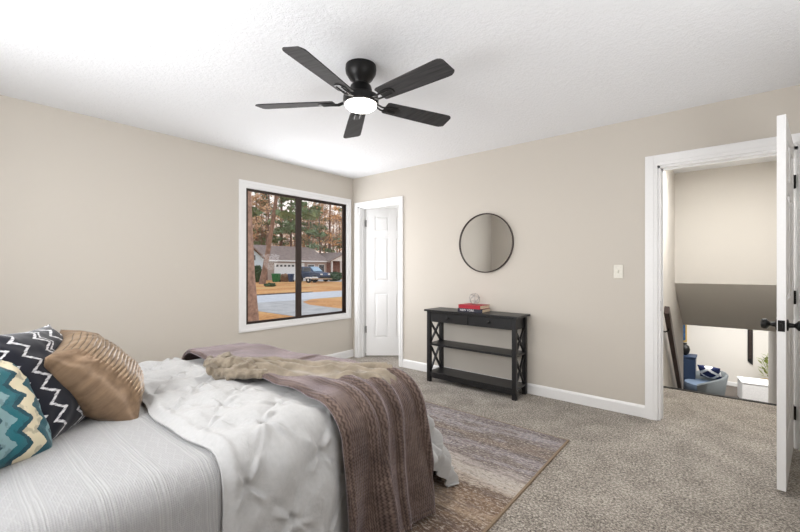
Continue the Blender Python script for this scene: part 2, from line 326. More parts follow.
class MB:
    def __init__(s): s.v = []; s.f = []; s.mi = []; s.uv = {}
    def add(s, verts, faces, mi=0, uvs=None):
        b = len(s.v); s.v += [tuple(p) for p in verts]
        for f in faces: s.f.append([b + i for i in f]); s.mi.append(mi)
        if uvs:
            for i, t in enumerate(uvs): s.uv[b + i] = t
    def box(s, x0, x1, y0, y1, z0, z1, mi=0):
        s.add([(x0, y0, z0), (x1, y0, z0), (x1, y1, z0), (x0, y1, z0), (x0, y0, z1), (x1, y0, z1), (x1, y1, z1), (x0, y1, z1)],
              [(0, 3, 2, 1), (4, 5, 6, 7), (0, 1, 5, 4), (1, 2, 6, 5), (2, 3, 7, 6), (3, 0, 4, 7)], mi)
    def frustum(s, a, b):   # two 4-point rings
        s.add(list(a) + list(b), [(3, 2, 1, 0), (4, 5, 6, 7), (0, 1, 5, 4), (1, 2, 6, 5), (2, 3, 7, 6), (3, 0, 4, 7)])
    def bar(s, p, q, w, h, up=(0, 0, 1)):
        p = Vector(p); q = Vector(q); d = (q - p).normalized(); sd = d.cross(Vector(up)).normalized(); u = sd.cross(d)
        r = []
        for c in (p, q): r.append([c - sd * w / 2 - u * h / 2, c + sd * w / 2 - u * h / 2, c + sd * w / 2 + u * h / 2, c - sd * w / 2 + u * h / 2])
        s.frustum(r[0], r[1])
    def tube(s, pts, rad, n=10, cap=True, closed=False):
        pts = [Vector(p) for p in pts]; m = len(pts)
        if not hasattr(rad, '__len__'): rad = [rad] * m
        vs = []; prev = None
        for i, p in enumerate(pts):
            if closed: d = (pts[(i + 1) % m] - pts[i - 1])
            else: d = pts[min(i + 1, m - 1)] - pts[max(i - 1, 0)]
            d.normalize()
            if prev is None:
                a = Vector((0, 0, 1)) if abs(d.z) < 0.9 else Vector((1, 0, 0)); sd = d.cross(a).normalized()
            else:
                sd = (prev - d * prev.dot(d)).normalized()
            prev = sd; u = d.cross(sd)
            for k in range(n):
                t = 2 * pi * k / n; vs.append(p + (sd * cos(t) + u * sin(t)) * rad[i])
        fs = []
        for i in range(m if closed else m - 1):
            j = (i + 1) % m
            for k in range(n): fs.append((i * n + k, i * n + (k + 1) % n, j * n + (k + 1) % n, j * n + k))
        if cap and not closed: fs.append(tuple(range(n))[::-1]); fs.append(tuple((m - 1) * n + k for k in range(n)))
        s.add(vs, fs)
    def lathe(s, prof, c=(0, 0, 0), axis='z', n=24, cap=True):
        vs = []; fs = []
        for (r, h) in prof:
            for k in range(n):
                t = 2 * pi * k / n; a, b = r * cos(t), r * sin(t)
                p = {'z': (a, b, h), 'y': (b, h, a), 'x': (h, a, b)}[axis]
                vs.append((c[0] + p[0], c[1] + p[1], c[2] + p[2]))
        m = len(prof)
        for i in range(m - 1):
            for k in range(n): fs.append((i * n + k, i * n + (k + 1) % n, (i + 1) * n + (k + 1) % n, (i + 1) * n + k))
        if cap: fs.append(tuple(range(n))[::-1]); fs.append(tuple((m - 1) * n + k for k in range(n)))
        s.add(vs, fs)
    def ball(s, c, rx, ry, rz, n=12, m=8, jit=0.0):
        vs = []; fs = []
        for i in range(m + 1):
            a = pi * i / m
            for k in range(n):
                t = 2 * pi * k / n; j = 1 + random.uniform(-jit, jit) if 0 < i < m else 1
                vs.append((c[0] + rx * sin(a) * cos(t) * j, c[1] + ry * sin(a) * sin(t) * j, c[2] + rz * cos(a) * j))
        for i in range(m):
            for k in range(n): fs.append((i * n + k, (i + 1) * n + k, (i + 1) * n + (k + 1) % n, i * n + (k + 1) % n))
        s.add(vs, fs)
    def prism(s, poly, axis, a, b):   # polygon in the plane perpendicular to axis
        def P(u, v, w): return {'x': (w, u, v), 'y': (u, w, v), 'z': (u, v, w)}[axis]
        n = len(poly); vs = [P(u, v, a) for u, v in poly] + [P(u, v, b) for u, v in poly]
        s.add(vs, [tuple(range(n))[::-1], tuple(range(n, 2 * n))] + [(i, (i + 1) % n, n + (i + 1) % n, n + i) for i in range(n)])
    def quad(s, c, a, b):
        c = Vector(c); a = Vector(a); b = Vector(b); s.add([c - a - b, c + a - b, c + a + b, c - a + b], [(0, 1, 2, 3)])
    def build(s, name, mats, parent=None, smooth=None, bevel=0.0, loc=None):
        me = bpy.data.meshes.new(name); me.from_pydata(s.v, [], s.f); me.validate(verbose=False) if False else None
        if not isinstance(mats, (list, tuple)): mats = [mats]
        for m in mats: me.materials.append(m)
        for p, i in zip(me.polygons, s.mi): p.material_index = i
        if s.uv:
            ul = me.uv_layers.new(name='UVMap')
            for lp in me.loops: ul.data[lp.index].uv = s.uv.get(lp.vertex_index, (0, 0))
        me.update()
        import bmesh
        bm = bmesh.new(); bm.from_mesh(me); bmesh.ops.recalc_face_normals(bm, faces=bm.faces); bm.to_mesh(me); bm.free()
        if smooth is not None:
            me.polygons.foreach_set('use_smooth', [True] * len(me.polygons))
            if smooth < 180: me.set_sharp_from_angle(angle=R(smooth))
        o = bpy.data.objects.new(name, me); COL.objects.link(o)
        if parent: o.parent = parent
        if loc: o.location = loc
        if bevel:
            b = o.modifiers.new('bevel', 'BEVEL'); b.width = bevel; b.segments = 2; b.limit_method = 'ANGLE'
        return o

def tag(o, label=None, cat=None, group=None, kind=None):
    if label: o['label'] = label
    if cat: o['category'] = cat
    if group: o['group'] = group
    if kind: o['kind'] = kind
    return o
def thing(name, label, cat, loc=(0, 0, 0), rz=0.0, group=None):
    o = bpy.data.objects.new(name, None); COL.objects.link(o); o.location = loc; o.rotation_euler = (0, 0, rz); o.empty_display_size = 0.1
    return tag(o, label, cat, group)
def struct(mb, name, mats, parent=None, **k):
    o = mb.build(name, mats, parent, **k)
    if not parent: o['kind'] = 'structure'
    return o
def dup(root, loc, rz=0.0, label=None, scale=None):
    r = root.copy(); COL.objects.link(r); r.location = loc; r.rotation_euler = (0, 0, rz)
    if label: r['label'] = label
    if scale: r.scale = (scale,) * 3
    for ch in list(root.children):
        c = ch.copy(); COL.objects.link(c); c.parent = r
        for g in list(ch.children):
            d = g.copy(); COL.objects.link(d); d.parent = c
    return r
def nz(x, y, z=0.0): return mnoise.noise(Vector((x, y, z)))
def sst(a, b, x):
    t = max(0.0, min(1.0, (x - a) / (b - a))); return t * t * (3 - 2 * t)

# ------------------------------------------------------------------ setting
H = 2.44
XR, YB = 5.1, -4.16
WIN = (-1.568, -0.125, 0.606, 2.074)      # y0 y1 z0 z1
D2 = (0.105, 0.84, 2.045)               # small white door in the corner
D1 = (3.522, 4.312, 2.03)              # door to the landing
T = 0.12
b = MB(); b.box(-0.12, XR + .1, YB - .1, 0.0, -0.12, 0); b.box(3.32, 4.62, 0.0, 1.07, -0.12, 0); b.box(-0.12, 1.9, 0.0, 2.0, -0.12, 0)
struct(b, 'floor', M['carpet'])
b = MB(); b.box(-0.12, XR + .1, YB - .1, 2.6, H, H + .1); struct(b, 'ceiling', M['ceiling'])
b = MB()
b.box(-0.07, 0, YB - .1, WIN[0], 0, H); b.box(-0.07, 0, WIN[1], T, 0, H); b.box(-0.07, 0, WIN[0], WIN[1], 0, WIN[2]); b.box(-0.07, 0, WIN[0], WIN[1], WIN[3], H)
struct(b, 'wall_left', M['wall'])
b = MB()
b.box(0, D2[0], 0, T, 0, H); b.box(D2[0], D2[1], 0, T, D2[2], H); b.box(D2[1], D1[0], 0, T, 0, H); b.box(D1[0], D1[1], 0, T, D1[2], H); b.box(D1[1], XR, 0, T, 0, H)
struct(b, 'wall_right', M['wall'])
b = MB(); b.box(0, XR, YB - .1, YB, 0, H); struct(b, 'wall_back', M['wall'])
b = MB(); b.box(XR, XR + .1, YB - .1, T, 0, H); struct(b, 'wall_side', M['wall'])
# baseboards (a rounded top lip)
def baseboard(name, p, q, nrm):
    b = MB(); d = (Vector(q) - Vector(p)); n = Vector(nrm); p = Vector(p); q = Vector(q)
    prof = [(0, 0), (.014, 0), (.014, .08), (.010, .092), (.004, .098), (0, .098)]
    vs = [p + n * a + Vector((0, 0, z)) for a, z in prof] + [q + n * a + Vector((0, 0, z)) for a, z in prof]
    k = len(prof); b.add(vs, [tuple(range(k)), tuple(range(2 * k - 1, k - 1, -1))] + [(i, (i + 1) % k, k + (i + 1) % k, k + i) for i in range(k)])
    return struct(b, name, M['trim'])
baseboard('baseboard_left', (0, YB, 0), (0, 0, 0), (1, 0, 0))
baseboard('baseboard_right', (0.897, 0, 0), (3.438, 0, 0), (0, -1, 0))
baseboard('baseboard_corner', (4.39, 0, 0), (XR, 0, 0), (0, -1, 0))
baseboard('baseboard_landing', (3.43, T, 0), (3.43, 1.07, 0), (1, 0, 0))
# casings
def casing_y(name, x0, x1, z1, w, y, jamb):      # door casing on the wall y = 0, room side -y
    b = MB()
    for (a, c) in ((x0 - w, x0), (x1, x1 + w)):
        b.box(a, c, y - .018, y, 0, z1 + w); b.box(a + .012, c - .025, y - .024, y - .018, 0, z1 + w - .012)
    b.box(x0, x1, y - .018, y, z1, z1 + w); b.box(x0 - .0, x1 + .0, y - .024, y - .018, z1 + .025, z1 + w - .012)
    for (a, c) in ((x0, x0 + .018), (x1 - .018, x1)): b.box(a, c, y, y + jamb, 0, z1)
    b.box(x0, x1, y, y + jamb, z1 - .018, z1)
    for (a, c) in ((x0 + .018, x0 + .03), (x1 - .03, x1 - .018)): b.box(a, c, y + .05, y + .08, 0, z1 - .018)
    b.box(x0 + .018, x1 - .018, y + .05, y + .08, z1 - .03, z1 - .018)
    return struct(b, name, M['trim'])
casing_y('trim_1', D1[0], D1[1], D1[2], 0.084, 0, T)
casing_y('trim_2', D2[0], D2[1], D2[2], 0.055, 0, T)
# strike plate on the landing door's jamb
b = MB(); b.box(D1[0] + .018, D1[0] + .020, .006, .04, .87, .95); struct(b, 'trim_3', M['steel'])
# window trim (picture-frame casing) and window
b = MB(); y0, y1, z0, z1 = WIN; w = .075
for (a, c, e, f) in ((y0 - w, y0, z0 - w, z1 + w), (y1, y1 + w, z0 - w, z1 + w), (y0, y1, z1, z1 + w), (y0, y1, z0 - w, z0)):
    b.box(0, .018, a, c, e, f); 
for (a, c, e, f) in ((y0 - w + .01, y0 - w + .03, z0 - w + .01, z1 + w - .01), (y1 + w - .03, y1 + w - .01, z0 - w + .01, z1 + w - .01)): b.box(.018, .024, a, c, e, f)
for (e, f) in ((z1 + w - .03, z1 + w - .01), (z0 - w + .01, z0 - w + .03)): b.box(.018, .024, y0 - w + .03, y1 + w - .03, e, f)
for (a, c, e, f) in ((y0, y0 + .004, z0, z1), (y1 - .004, y1, z0, z1), (y0 + .004, y1 - .004, z1 - .004, z1), (y0 + .004, y1 - .004, z0, z0 + .004)): b.box(-.07, 0, a, c, e, f)
struct(b, 'trim_4', M['trim'])
b = MB(); y0 += .004; y1 -= .004; z0 += .004; z1 -= .004; ym = -0.875
b.box(-.072, .002, y0, y0 + .008, z0, z1); b.box(-.072, .002, y1 - .008, y1, z0, z1); b.box(-.072, .002, y0 + .008, y1 - .008, z1 - .008, z1); b.box(-.072, .002, y0 + .008, y1 - .008, z0, z0 + .008); b.box(-.05, -.001, ym - .027, ym + .027, z0 + .008, z1 - .008)
win = struct(b, 'window_1', M['bronze'])
def sash(a, c, xa, xb):
    b = MB(); s = .018; lo, hi = z0 + .008, z1 - .008
    b.box(xa, xb, a, a + s, lo, hi); b.box(xa, xb, c - s, c, lo, hi); b.box(xa, xb, a + s, c - s, hi - s, hi); b.box(xa, xb, a + s, c - s, lo, lo + s)
    f = b.build('window_sash', M['bronze'], win)
    g = MB(); xm = (xa + xb) / 2; g.box(xm - .002, xm + .002, a + s, c - s, lo + s, hi - s); g.build('pane', M['glass'], f)
sash(y0 + .008, ym - .027, -.022, -.002); sash(ym + .027, y1 - .008, -.046, -.026)
# window frames added behind the viewpoint to go with the fill lamps; no openings
def added_window_frame(name, axis, c, at_, hw, z0, z1, sg):
    b = MB()
    for (p, q, e, f) in ((c - hw - .07, c - hw, z0 - .07, z1 + .07), (c + hw, c + hw + .07, z0 - .07, z1 + .07), (c - hw, c + hw, z1, z1 + .07), (c - hw, c + hw, z0 - .07, z0), (c - .02, c + .02, z0, z1)):
        lo, hi = sorted((at_, at_ + sg * .02))
        if axis == 'y': b.box(p, q, lo, hi, e, f)
        else: b.box(lo, hi, p, q, e, f)
    return struct(b, name, M['trim'])
added_window_frame('added_window_back', 'y', 2.0, YB, .95, .80, 2.2, 1)
added_window_frame('added_window_side', 'x', -2.4, XR, .7, .75, 2.25, -1)

# six-panel doors ------------------------------------------------
def six_panel(name, wd, ht, loc, rz, knob=True, knob_z=0.885, hinge_zs=(.225, 1.0, 1.775), hinge_side=1):
    """slab runs along local +x from the hinge, face at local y=0 and y=-th"""
    th = .036; b = MB(); st = .115; mid = .10
    zr = [(0, .24), (.86, 1.02), (1.62, 1.70), (1.91, ht)]   # rails
    b.box(0, st, -th, 0, 0, ht); b.box(wd - st, wd, -th, 0, 0, ht)
    for (a, c) in zr: b.box(st, wd - st, -th, 0, a, c)
    xm0, xm1 = wd / 2 - mid / 2, wd / 2 + mid / 2
    for (a, c) in ((.24, .86), (1.02, 1.62), (1.70, 1.91)):
        b.box(xm0, xm1, -th, 0, a, c)
        for (p, q) in ((st, xm0), (xm1, wd - st)):
            b.box(p, q, -th + .010, -.010, a, c)
            i = .035
            for (ya, yb) in ((-.010, -.002), (-th + .010, -th + .002)):
                b.frustum([(p + .012, ya, a + .012), (q - .012, ya, a + .012), (q - .012, ya, c - .012), (p + .012, ya, c - .012)],
                          [(p + i, yb, a + i), (q - i, yb, a + i), (q - i, yb, c - i), (p + i, yb, c - i)])
    o = struct(b, name, M['doorwhite']); o.location = loc; o.rotation_euler = (0, 0, rz)
    if knob:
        for sgn, y in ((1, 0), (-1, -th)):
            k = MB(); prof = [(.032, 0), (.032, .006), (.014, .010), (.011, .030), (.016, .036), (.027, .044), (.029, .056), (.024, .066), (.010, .071)]
            k.lathe([(r, y + sgn * h) for r, h in prof], (wd - .065, 0, knob_z), 'y'); k.build('door_knob', M['black_metal'], o, smooth=40)
        k = MB(); k.box(wd, wd + .002, -th + .004, -.004, knob_z - .03, knob_z + .03); k.box(wd + .002, wd + .010, -th + .012, -.012, knob_z - .012, knob_z + .012); k.build('latch_plate', M['black_metal'], o)
    for hz in hinge_zs:
        k = MB(); yk = .006 * hinge_side if hinge_side > 0 else -th - .006
        k.lathe([(.006, hz - .045), (.006, hz + .045)], (-.002, yk, 0), 'z', 10)
        k.box(-.003, .0, -th + .002, -.001, hz - .045, hz + .045)
        k.build('hinge', M['black_metal'], o, smooth=40)
    return o
d1 = six_panel('door_1', .785, 2.02, (D1[1] - .022, -.014, .018), R(262.5))
# jamb leaves of the black hinges on the landing door's jamb
for i, hz in enumerate((.243, 1.018, 1.793)):
    k = MB(); k.box(D1[1] - .0205, D1[1] - .018, -.002, .036, hz - .045, hz + .045); k.box(D1[1] - .060, D1[1] - .022, -.0075 + .0, -.0055 + .0, hz - .045, hz + .045) if False else None
    for s in (-.028, 0, .028): k.lathe([(.0035, -.0012), (.0035, .0)], (D1[1] - .0205, .018, hz + s), 'x', 8)
    struct(k, 'trim_%d' % (5 + i), M['black_metal'])
d2 = six_panel('door_2', .72, 2.02, (D2[0] + .024, T + .012, .015), R(40), knob=False, hinge_side=-1, hinge_zs=(.36, 1.81))

# switch plate
b = MB(); b.box(3.207, 3.279, -.006, 0, 1.127, 1.243); sw = b.build('light_switch', M['plate'], bevel=.003)
tag(sw, 'ivory single light switch plate on beige wall between mirror and open doorway', 'light switch')
k = MB(); k.frustum([(3.238, -.006, 1.173), (3.248, -.006, 1.173), (3.248, -.006, 1.197), (3.238, -.006, 1.197)], [(3.239, -.017, 1.187), (3.247, -.017, 1.187), (3.247, -.015, 1.196), (3.239, -.015, 1.196)]); k.build('toggle', M['plate'], sw)

# closet behind the small door
b = MB(); b.box(-.12, 0, T, 2.0, 0, H); b.box(-.12, 1.9, 2.0, 2.1, 0, H); b.box(1.8, 1.9, T, 2.0, 0, H); struct(b, 'wall_closet', M['trim'])
# landing, stairwell and lower room
FL = -1.75
b = MB(); b.box(3.31, 3.43, T, 3.82, FL, H); struct(b, 'wall_landing', M['wall_hall'])
b = MB(); b.box(4.5, 4.62, T, 5.5, FL, H); struct(b, 'wall_stairs', M['wall_hall'])
b = MB(); b.box(3.43, 4.5, 2.46, 2.58, 1.02, H); struct(b, 'wall_stairhead', M['wall_hall'])
b = MB(); b.prism([(2.46, 1.02), (2.60, 1.02), (3.92, .36), (3.92, .8), (4.0, .8), (4.0, .33), (3.82, .33)], 'x', 3.43, 4.5); struct(b, 'ceiling_stairwell', M['soffit'])
b = MB()
for i in range(10):
    b.box(3.43, 4.5, 1.07 + .233 * i, 1.07 + .233 * (i + 1) + .02, FL, -.175 * (i + 1) if i < 9 else FL + .001)
struct(b, 'floor_stairs', M['carpet'])
b = MB(); b.box(3.43, 4.5, 1.05, 1.095, -.035, .006); struct(b, 'trim_8', M['black_metal'])  # black strip modelled in place of the shadow line at the landing edge
b = MB(); b.box(0.5, 8.5, 3.4, 9.25, FL - .1, FL); struct(b, 'floor_lower', M['dark_carpet'])
b = MB(); b.box(0.5, 8.5, 9.2, 9.3, FL, .75); struct(b, 'wall_lower', M['wall_lower'])
b = MB(); b.box(0.4, 0.5, 3.4, 9.3, FL, .75); struct(b, 'wall_lower_left', M['wall_lower'])
b = MB(); b.box(8.5, 8.6, 3.4, 9.3, FL, .75); struct(b, 'wall_lower_right', M['wall_lower'])
b = MB(); b.box(0.4, 3.31, 3.4, 3.5, FL, .75); b.box(4.62, 8.6, 3.4, 3.5, FL, .75); struct(b, 'wall_lower_front', M['wall_lower'])
b = MB(); b.box(0.4, 8.6, 3.95, 9.3, .75, .8); struct(b, 'ceiling_lower', M['ceiling'])
baseboard('baseboard_lower', (0.5, 9.2, FL), (8.5, 9.2, FL), (0, -1, 0))

# handrail on the stair wall
hr = thing('handrail', 'dark wood handrail running down the stair wall beyond the open doorway', 'handrail', (3.49, .95, .80))
k = MB(); k.bar((0, 0, .0), (0, 1.75, -1.31), .045, .09); k.build('rail', M['rail'], hr, bevel=.006)
for t in (.12, .85):
    k = MB(); y, z = 1.75 * t, -1.31 * t
    k.tube([(-.06, y, z - .09), (-.03, y, z - .09), (-.006, y, z - .075), (0, y, z - .05)], .007, 8); k.lathe([(.025, -.06), (.025, -.054)], (0, y, z - .09), 'x', 12); k.build('bracket', M['black_metal'], hr, smooth=40)

# ------------------------------------------------------------------ ceiling fan
fan = thing('ceiling_fan', 'dark five-blade flush ceiling fan with a lit round lamp under the white ceiling', 'ceiling fan', (FANX, FANY, H))
k = MB(); k.lathe([(.092, 0), (.094, -.02), (.091, -.045), (.070, -.08), (.046, -.10), (.044, -.108)], n=32); k.build('canopy', M['black_metal'], fan, smooth=40)
k = MB(); k.lathe([(.044, -.108), (.062, -.122), (.072, -.165), (.088, -.178), (.106, -.186), (.108, -.225), (.098, -.232)], n=32); k.build('motor_housing', M['black_metal'], fan, smooth=40)
k = MB(); k.lathe([(.096, -.230), (.094, -.244), (.078, -.258), (.045, -.266), (.006, -.269)], n=32); k.build('lamp', M['lampglow'], fan, smooth=60)
for i in range(5):
    a = R(30 + 72 * i) + YAW + R(0)
    # angles measured in the camera's right/forward frame, turned into the room
    ax = (cos(R(30 + 72 * i)) * RT[0] + sin(R(30 + 72 * i)) * FW[0], cos(R(30 + 72 * i)) * RT[1] + sin(R(30 + 72 * i)) * FW[1])
    ang = math.atan2(ax[1], ax[0]); ca, sa = cos(ang), sin(ang)
    def P(r, t, z, pitch=R(-12)):      # radial, tangential, height
        zz = z + t * sin(pitch); tt = t * cos(pitch)
        return (r * ca - tt * sa, r * sa + tt * ca, zz)
    k = MB(); out = []
    for (r, w) in ((.165, .048), (.18, .053), (.30, .058), (.45, .063), (.60, .067), (.620, .066), (.636, .058), (.643, .046)): out.append((r, w))
    poly = [(r, -w) for r, w in out] + [(r + (.006 if n == 0 else 0), w) for n, (r, w) in enumerate(out[::-1])]
    zb = -.222; n = len(poly)
    k.add([P(r, t, zb) for r, t in poly] + [P(r, t, zb + .007) for r, t in poly],
          [tuple(range(n)), tuple(range(2 * n - 1, n - 1, -1))] + [(j, (j + 1) % n, n + (j + 1) % n, n + j) for j in range(n)])
    bl = k.build('blade', M['blade'], fan)
    k = MB()
    for t in (-.018, .018): k.tube([P(.10, t * .6, -.215), P(.14, t * .8, -.230), P(.175, t, zb - .006), P(.24, t, zb - .005)], .006, 8)
    pl = [(.185, -.026), (.235, -.032), (.262, -.018), (.268, 0), (.262, .018), (.235, .032), (.185, .026)]; n = len(pl)
    k.add([P(r, t, zb - .006) for r, t in pl] + [P(r, t, zb - .001) for r, t in pl], [tuple(range(n)), tuple(range(2 * n - 1, n - 1, -1))] + [(j, (j + 1) % n, n + (j + 1) % n, n + j) for j in range(n)])
    k.build('blade_bracket', M['black_metal'], bl, smooth=40)

# ------------------------------------------------------------------ console table, mirror, books, orb
ct = thing('console_table', 'black console table with two drawers, two shelves and crossed ends below the round mirror', 'console table', (1.968, -.165, 0))
hw, hd = .50, .135
k = MB(); k.box(-hw - .025, hw + .025, -hd - .02, hd + .015, .752, .772); k.build('tabletop', M['blackwood'], ct, bevel=.003)
for sx in (-1, 1):
    for sy in (-1, 1):
        k = MB(); x = sx * (hw - .02); y = sy * (hd - .02); k.box(x - .02, x + .02, y - .02, y + .02, 0, .752); k.build('leg', M['blackwood'], ct, bevel=.002)
k = MB(); k.box(-hw + .04, hw - .04, -hd + .022, hd - .004, .64, .752)
for sx in (-1, 1): k.box(sx * (hw - .03) - .01, sx * (hw - .03) + .01, -hd + .04, hd - .04, .64, .752)
k.build('apron', M['blackwood'], ct)
for sx in (-1, 1):
    k = MB(); x0, x1 = (-hw + .042, -.003) if sx < 0 else (.003, hw - .042)
    k.box(x0, x1, -hd + .004, -hd + .022, .644, .748); dr = k.build('drawer', M['blackwood'], ct, bevel=.002)
    kk = MB(); kk.lathe([(.007, -hd + .004), (.006, -hd - .008), (.013, -hd - .013), (.014, -hd - .021), (.006, -hd - .026)], ((x0 + x1) / 2, 0, .695), 'y', 16); kk.build('knob', M['black_metal'], dr, smooth=40)
for z in (.39, .085):
    k = MB(); k.box(-hw + .005, hw - .005, -hd + .004, hd - .004, z, z + .02)
    if z < .2: k.box(-hw + .04, hw - .04, -hd + .008, -hd + .026, z - .04, z); k.box(-hw + .04, hw - .04, hd - .026, hd - .008, z - .04, z)
    k.build('shelf', M['blackwood'], ct, bevel=.002)
for sx in (-1, 1):
    for (za, zb) in ((.105, .39), (.41, .64)):
        k = MB(); x = sx * (hw - .02); k.bar((x, -hd + .035, za), (x, hd - .035, zb), .018, .018, (1, 0, 0)); k.bar((x, hd - .035, za), (x, -hd + .035, zb), .0179, .018, (1, 0, 0)); k.build('cross_brace', M['blackwood'], ct)
mi = thing('wall_mirror', 'round mirror with a thin dark frame hanging above the console table', 'mirror', (2.01, 0, 1.476))
k = MB(); k.lathe([(.302, -.004), (.302, -.012)], axis='y', n=72); k.build('mirror_glass', M['mirror'], mi)
k = MB()
n = 72; prof = [(.300, -.002), (.310, -.002), (.310, -.024), (.306, -.026), (.300, -.024)]; vs = []; fs = []
for j in range(n):
    t = 2 * pi * j / n; vs += [(r * cos(t), y, r * sin(t)) for r, y in prof]
for j in range(n):
    for q in range(5): fs.append((j * 5 + q, j * 5 + (q + 1) % 5, ((j + 1) % n) * 5 + (q + 1) % 5, ((j + 1) % n) * 5 + q))
k.add(vs, fs); k.build('frame', M['bronze'], mi, smooth=40)

FONT = None
def text_mesh(name, body, size, loc, rot, mat, parent, sx=1.0):
    cu = bpy.data.curves.new(name, 'FONT'); cu.body = body; cu.size = size; cu.extrude = .0004; cu.align_x = 'CENTER'; cu.align_y = 'CENTER'
    to = bpy.data.objects.new(name + '_tmp', cu); COL.objects.link(to)
    dg = bpy.context.evaluated_depsgraph_get(); me = bpy.data.meshes.new_from_object(to.evaluated_get(dg)); bpy.data.objects.remove(to)
    me.materials.clear(); me.materials.append(mat)
    o = bpy.data.objects.new(name, me); COL.objects.link(o); o.parent = parent; o.location = loc; o.rotation_euler = rot; o.scale = (sx, 1, 1); return o
def book(name, label, w, d, h, loc, rz, cov, body, tmat, tsize):
    o = thing(name, label, 'book', loc, rz, 'books on the console table')
    k = MB(); k.box(-w / 2, w / 2, -d / 2, d / 2, h - .003, h); k.box(-w / 2, w / 2, -d / 2, d / 2, 0, .003); k.box(-w / 2, w / 2, -d / 2, -d / 2 + .004, .003, h - .003); k.build('cover', cov, o)
    k = MB(); k.box(-w / 2 + .004, w / 2 - .003, -d / 2 + .004, d / 2 - .004, .003, h - .003); k.build('pages', M['paper'], o)
    if body: text_mesh('spine_lettering', body, tsize, (-.03, -d / 2 - .0003, h / 2), (R(90), 0, 0), tmat, o)
book('book', 'dark navy hardback with white spine lettering, under the red book on the console table', .27, .20, .034, (1.965, -.165, .772), R(3), M['book_navy'], 'NEW YORK', M['lettering_white'], .030)
book('book', 'red hardback on top of the navy book on the console table', .255, .19, .036, (1.962, -.160, .806), R(-3), M['book_red'], None, M['lettering_pink'], .022)
ob = thing('wire_orb', 'open silver wire orb resting on the red book', 'ornament', (1.962, -.15, .842))
k = MB(); r_ = .055
phi = (1 + sqrt(5)) / 2; iv = [Vector(p).normalized() * r_ for p in [(-1, phi, 0), (1, phi, 0), (-1, -phi, 0), (1, -phi, 0), (0, -1, phi), (0, 1, phi), (0, -1, -phi), (0, 1, -phi), (phi, 0, -1), (phi, 0, 1), (-phi, 0, -1), (-phi, 0, 1)]]
rq = Matrix.Rotation(.5, 3, 'X') @ Matrix.Rotation(.3, 3, 'Y'); iv = [rq @ p for p in iv]; zmin = min(p.z for p in iv)
for i in range(12):
    for j in range(i):
        if (iv[i] - iv[j]).length < r_ * 1.1:
            pts = [((iv[i].lerp(iv[j], t / 4)).normalized() * r_) + Vector((0, 0, r_ + .0025)) for t in range(5)]; k.tube(pts, .0022, 6)
k.build('wire_frame', M['wire'], ob, smooth=60)

# ------------------------------------------------------------------ rug and bed
rg = thing('area_rug', 'distressed mauve, grey and brown striped rug under the bed', 'rug', (0, 0, 0))
RX0, RX1, RY0, RY1 = .72, 3.085, -3.95, -.86
k = MB(); k.box(RX0, RX1, RY0, RY1, 0, .008); k.build('pile', M['rug'], rg)
k = MB(); k.box(RX1, RX1 + .012, RY0, RY1, 0, .010); k.box(RX0, RX1 + .012, RY1, RY1 + .008, 0, .009); k.build('binding', M['rug_edge'], rg)

BX0, BX1, BY0, BYF = 1.15, 2.68, -4.08, -2.05
ZT = .58; RR = .10
bed = thing('bed', 'queen bed with mattress and base hidden under the white bedding', 'bed', ((BX0 + BX1) / 2, (BY0 + BYF) / 2, .008))
k = MB(); hx = (BX1 - BX0) / 2 - .03; hy = (BYF - BY0) / 2 - .03
k.box(-hx, hx, -hy, hy, .30, .545); k.build('mattress', M['coverlet'], bed, bevel=.05)
k = MB(); k.box(-hx + .02, hx - .02, -hy + .02, hy - .02, .12, .30); k.build('box_spring', M['coverlet'], bed, bevel=.02)
for sx in (-1, 1):
    for sy in (-1, 1):
        k = MB(); k.box(sx * (hx - .1) - .03, sx * (hx - .1) + .03, sy * (hy - .1) - .03, sy * (hy - .1) + .03, 0, .12); k.build('leg', M['blackwood'], bed)

def drape(x, y, h, kside=.10, kfoot=.26, floor=.022):
    """cloth point (x, y) laid over the bed, lifted h along the surface normal"""
    cx = min(max(x, BX0 + RR), BX1 - RR); cy = min(y, BYF - RR)
    dx, dy = x - cx, y - cy; d = hypot(dx, dy)
    if d < 1e-6: return (x, y, ZT + h)
    nx, ny = dx / d, dy / d
    c = 2 * abs(nx * ny); d = d * (1 - .31 * c)
    ks = kside * nx * nx + kfoot * ny * ny
    L = RR * pi / 2
    if d < L:
        a = d / RR; hor = RR * sin(a); z = ZT - RR * (1 - cos(a)); N = (sin(a), cos(a))
    else:
        dd = d - L; hor = RR + ks * dd; z = ZT - RR - dd * sqrt(1 - ks * ks); N = (1.0, 0.0)
    hor += N[0] * h; z += N[1] * h
    if z < floor:
        ex = floor - z; hor += ex * .75; z = floor + .012 * sin(ex * 40)
    return (cx + nx * hor, cy + ny * hor, z)
def below(x, y):     # metres of cloth hanging below the bed's edge
    cx = min(max(x, BX0 + RR), BX1 - RR); cy = min(y, BYF - RR)
    return max(0.0, hypot(x - cx, y - cy) - RR * pi / 2)

def sheet(name, mat, xr, yr, nx, ny, hf, thick, edge=None, parent=None, kfoot=.26, kside=.10):
    k = MB(); vs = []; uv = []
    for j in range(ny + 1):
        for i in range(nx + 1):
            u, v = i / nx, j / ny
            x = xr[0] + (xr[1] - xr[0]) * u; y = yr[0] + (yr[1] - yr[0]) * v
            if edge: x, y = edge(x, y, u, v)
            vs.append(drape(x, y, hf(x, y, u, v), kfoot=kfoot, kside=kside)); uv.append((x, y))
    fs = [(j * (nx + 1) + i, j * (nx + 1) + i + 1, (j + 1) * (nx + 1) + i + 1, (j + 1) * (nx + 1) + i) for j in range(ny) for i in range(nx)]
    k.add(vs, fs, 0, uv); o = k.build(name, mat, parent, smooth=180)
    if thick:
        m = o.modifiers.new('thickness', 'SOLIDIFY'); m.thickness = thick; m.offset = -1
    return o

